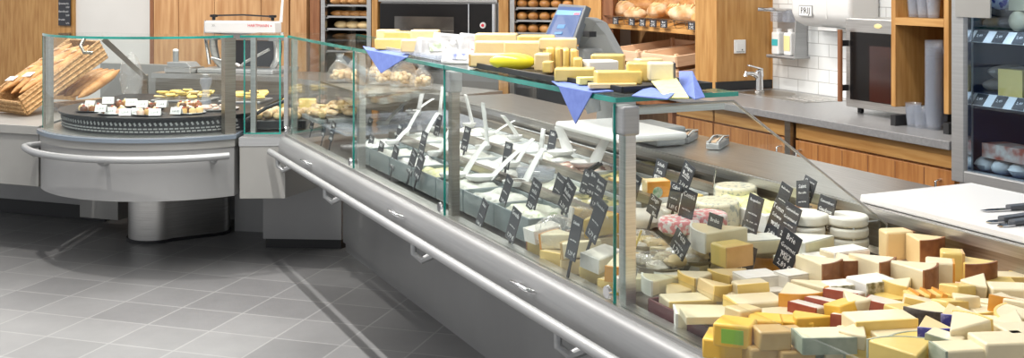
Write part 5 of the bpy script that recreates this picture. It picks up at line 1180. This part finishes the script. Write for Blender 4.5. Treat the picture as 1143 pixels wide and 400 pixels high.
# ------------------------------------------------------------------ far end: bags and baked goods
for i,(u,D,hh,w_) in enumerate(((368,1.70,.15,.066),(398,1.78,.16,.07),(425,1.86,.17,.072),(450,1.93,.18,.072),(470,1.95,.13,.06),(385,1.92,.12,.06))):
    t=min(5.76,max(5.2,t_of(u,D))); 
    o=thing('biscuit_bag','clear bag of pale biscuits on the upper shelf, %s from the left'%ORD[i] if i<5 else 'clear bag of pale biscuits lying behind the others on the upper shelf','bag',C(D,t,1.048),TH,'biscuit bags on the upper shelf')
    m=MB()
    for k in range(26): m.ball((random.uniform(-w_*.6,w_*.6),random.uniform(-w_*.8,w_*.8),random.uniform(.020,.06)),(.017,.015,.012),n=7,m=5,rot=Matrix.Rotation(random.uniform(0,3),3,'X'))
    m.build('biscuits',NUTS,o)['kind']='stuff'
    MB().lathe([(.0,0),(w_*.95,.004),(w_*1.0,.05),(w_*.75,hh*.55),(w_*.28,hh*.8),(w_*.16,hh*.85),(w_*.4,hh)],16).build('film',FILM,o)
random.seed(21)
o=thing('biscuit_tray','low tray heaped with golden biscuits at the far corner of the counter','tray',C(1.655,5.73,.855),TH)
MB().box((0,0,.01),(.26,.30,.02)).build('tray',TINT,o,smooth=False,bevel=.004)
for k in range(60):
    x,y=random.uniform(-.115,.115),random.uniform(-.135,.135); e=1-max(abs(x)/.13,abs(y)/.15)
    q=MB().ball((0,0,0),(.038,.019,.014),n=9,m=6,jit=.06).build('biscuit',NUTS if k%3 else PALEBUN,None,tuple(o.location+Vector((x*CT-y*ST,x*ST+y*CT,.036+.055*e*random.uniform(.5,1.2)))),random.uniform(0,3)); q.rotation_euler[1]=random.uniform(-.5,.5)
    tag(q,'golden oblong biscuit in the heap on the low corner tray','biscuit','biscuits on the corner tray')
o=thing('pastry_tray','black tray of small golden pastries with black tongs behind the corner pane','tray',(-1.29,6.26,.766),math.radians(5))
MB().box((0,0,.03),(.30,.30,.05)).build('tray',BLACK,o,smooth=False,bevel=.006)
for k in range(24):
    x,y=-.11+.055*(k%5)+random.uniform(-.01,.01),-.11+.052*(k//5)
    q=MB().ball((0,0,0),(.026,.024,.020),n=9,m=6,jit=.06).build('pastry',NUTS if k%2 else PALEBUN,None,tuple(o.location+Vector((x,y,.072+.012*(k%2)))),random.uniform(0,3)); tag(q,'small golden pastry on the black tray behind the corner pane','pastry','pastries on the black tray')
tg=thing('tongs','long black tongs lying diagonally on the pastry tray','tongs',(-1.36,6.08,.86),0); MB().tube([(-.08,0,-.03),(.02,.02,.03),(.14,.04,.075)],.010,8).tube([(-.08,.02,-.03),(.02,.045,.03),(.14,.05,.075)],.008,8).build('arms',BLACK,tg); MB().box((-.085,.01,-.035),(.03,.05,.012)).build('claw',BLACK,tg,smooth=False)
for i,x in enumerate((-1.47,-1.30)): 
    q=MB().box((0,0,.04),(.11,.03,.08)).build('cake_piece',BUTTER,None,(x+.02,7.0,.765+.0),0,True,.008); tag(q,'yellow cake slab at the back of the corner case, %s one'%('left','right')[i],'cake')
# ------------------------------------------------------------------ rounded unit: petits fours, cards, crackers
random.seed(11)
zz=.857
plates=[(-2.34,6.22),(-2.17,6.10),(-1.97,6.05),(-1.76,6.12),(-2.05,6.32),(-1.84,6.38),(-2.22,6.45)]
PT=[RB,mat('pink_cake',(.72,.42,.34),.5,0,(.80,.66,.55),20),TAN,PALEBUN,mat('chocolate_cake',(.09,.035,.02),.4,0,(.18,.08,.05),20,coat=.3)]
for i,(x,y) in enumerate(plates):
    o=thing('cake_plate','flat dark plate of petits fours in the rounded case, %s'%('leftmost','second along the front','third along the front','rightmost along the front','middle of the second row','right in the second row','left in the second row')[i],'plate',(x,y,zz),0,'plates in the rounded case')
    MB().lathe([(0,0),(.07,0),(.085,.008),(.083,.010),(.068,.004),(0,.004)],20).build('plate',SILVER if i%2 else BLACK,o)
    for j in range(7):
        a=2*PI*j/6; r=0 if j==6 else .050
        q=thing('petit_four','small round cake on the petits fours plate, %s'%o['label'].split(', ')[1],'cake',(x+r*math.cos(a),y+r*math.sin(a),zz+.006),random.uniform(0,3),'petits fours')
        MB().lathe([(0,0),(.019,0),(.021,.016),(.016,.026),(0,.028)],12).build('cake_base',PT[(i+j)%5],q); MB().ball((0,0,.03),(.009,.009,.007),n=8,m=5).build('topping',(WHT,RR,CREAM)[(i*2+j)%3],q)
for i,(u,v) in enumerate(((100,116),(112,121),(123,126),(139,125),(152,126),(158,116),(172,126),(180,116),(196,126),(120,112),(146,114))):
    Y=5.985+.03*(i%3) if v>120 else 6.25; p=Vector(((u-CX)/F*Y,Y,1.6-(v+25)*Y/F)); p.z=max(p.z,zz+.024)
    q=thing('price_card','small white tented price card in the rounded case, %s'%('%s from the left'%ORD[i] if i<9 else ('far back left','far back middle')[i-9]),'label',p,random.uniform(-.3,.3),'white cards in the rounded case')
    MB().box((0,-.008,0),(.062,.0025,.038),rx=-.35).box((0,.008,0),(.062,.0025,.038),rx=.35).build('card',CARD,q,smooth=False); text('2,20 €',.015,TINT,q,(0,-.0115,0),(PI/2-.35,0,0))
for i,(x,y,ln) in enumerate(((-1.98,6.78,.34),(-1.60,6.72,.26))):
    o=thing('cracker_tray','silver tray of yellow crackers at the back of the rounded case, %s one'%('left','right')[i],'tray',(x,y,zz),math.radians(-8))
    MB().box((0,0,.006),(ln,.22,.012)).build('tray',SILVER,o,smooth=False,bevel=.003)
    for k in range(20 if i==0 else 15):
        n=5 if i==0 else 4; a,b_=k%n,k//n; q=MB().box((0,0,0),(.058,.045,.012)).build('cracker',BUTTER if k%4 else PALE,None,tuple(Vector((x,y,zz+.03+.012*(k%3)))+Vector((-ln/2+.04+.064*a,-.08+.05*b_,0))),random.uniform(-.5,.5),True,.004); q.rotation_euler[0]=random.uniform(-.3,.3); tag(q,'square yellow cracker on the %s cracker tray'%('left','right')[i],'cracker','crackers in the rounded case')
o=thing('flat_tray','round silver platter of pinkish slices at the right of the rounded case','tray',(-1.66,6.30,zz),0); MB().lathe([(0,0),(.11,0),(.12,.01),(0,.008)],28).build('platter',SILVER,o)
for k in range(9):
    a=2*PI*k/9; q=MB().box((0,0,0),(.05,.03,.010)).build('slice',PT[1],None,(-1.66+.075*math.cos(a),6.30+.075*math.sin(a),zz+.017),a,True,.003); tag(q,'pinkish slice on the round silver platter','slice','slices on the round platter')
g=thing('glass_shaker','clear glass shaker standing among the yellow crackers','glass',(-1.78,6.50,zz+.0),0); MB().lathe([(0,0),(.03,0),(.034,.02),(.02,.06),(.022,.10),(.035,.13),(.034,.16),(.0,.165)],18).build('glass',CLEARP,g); MB().lathe([(.02,.165),(.022,.18),(0,.185)],14).build('cap',SILVER,g)

# ------------------------------------------------------------------ settle the piles: pieces that bite into each other give way a little
from mathutils.bvhtree import BVHTree
def settle():
    bpy.context.view_layer.update()
    obs=[o for o in bpy.data.objects if o.parent is None and o.type=='MESH' and o.get('category') in ('cheese','biscuit','pastry','cracker','bread') and (o.get('category')!='bread' or o.name.startswith('baguette'))]
    for o in list(bpy.data.objects):
        if o.parent is None and o.get('category') in ('cheese','dish','bag','tray','tub'):
            p=o.location; D=p.x*CT+p.y*ST; t=p.y*CT-p.x*ST
            if 1.45<D<2.40 and .9<t<5.1 and .68<p.z<.95:
                lim=fz(D)+.006
                if t<2.47 and D>1.74: lim=.779+(D-1.79)*.056
                if p.z<lim: p.z=lim
    for it in range(12):
        bpy.context.view_layer.update()
        data=[]
        for o in obs:
            vs=[o.matrix_world @ v.co for v in o.data.vertices]
            lo=[min(v[k] for v in vs) for k in range(3)]; hi=[max(v[k] for v in vs) for k in range(3)]
            data.append((o,vs,lo,hi))
        bv={}
        n=0; hit={}
        for i in range(len(data)):
            a=data[i]
            for j in range(i+1,len(data)):
                b=data[j]; v=1
                for k in range(3):
                    d=min(a[3][k],b[3][k])-max(a[2][k],b[2][k])
                    if d<=0: v=0; break
                    v*=d
                if v<8e-5: continue
                for q in (a,b):
                    if q[0].name not in bv: bv[q[0].name]=BVHTree.FromPolygons(q[1],[tuple(p.vertices) for p in q[0].data.polygons])
                if bv[a[0].name].overlap(bv[b[0].name]):
                    n+=1; hit[a[0].name]=a[0]; hit[b[0].name]=b[0]
                    dv=a[0].location-b[0].location; dv.z=0
                    if dv.length>1e-4:
                        dv.normalize(); a[0].location+=dv*.0028; b[0].location-=dv*.0028
        for o in hit.values():
            if o.scale[0]>.84: o.scale=[x*.97 for x in o.scale]
        if n==0: break
    print('settled, overlaps left:',n)
settle()
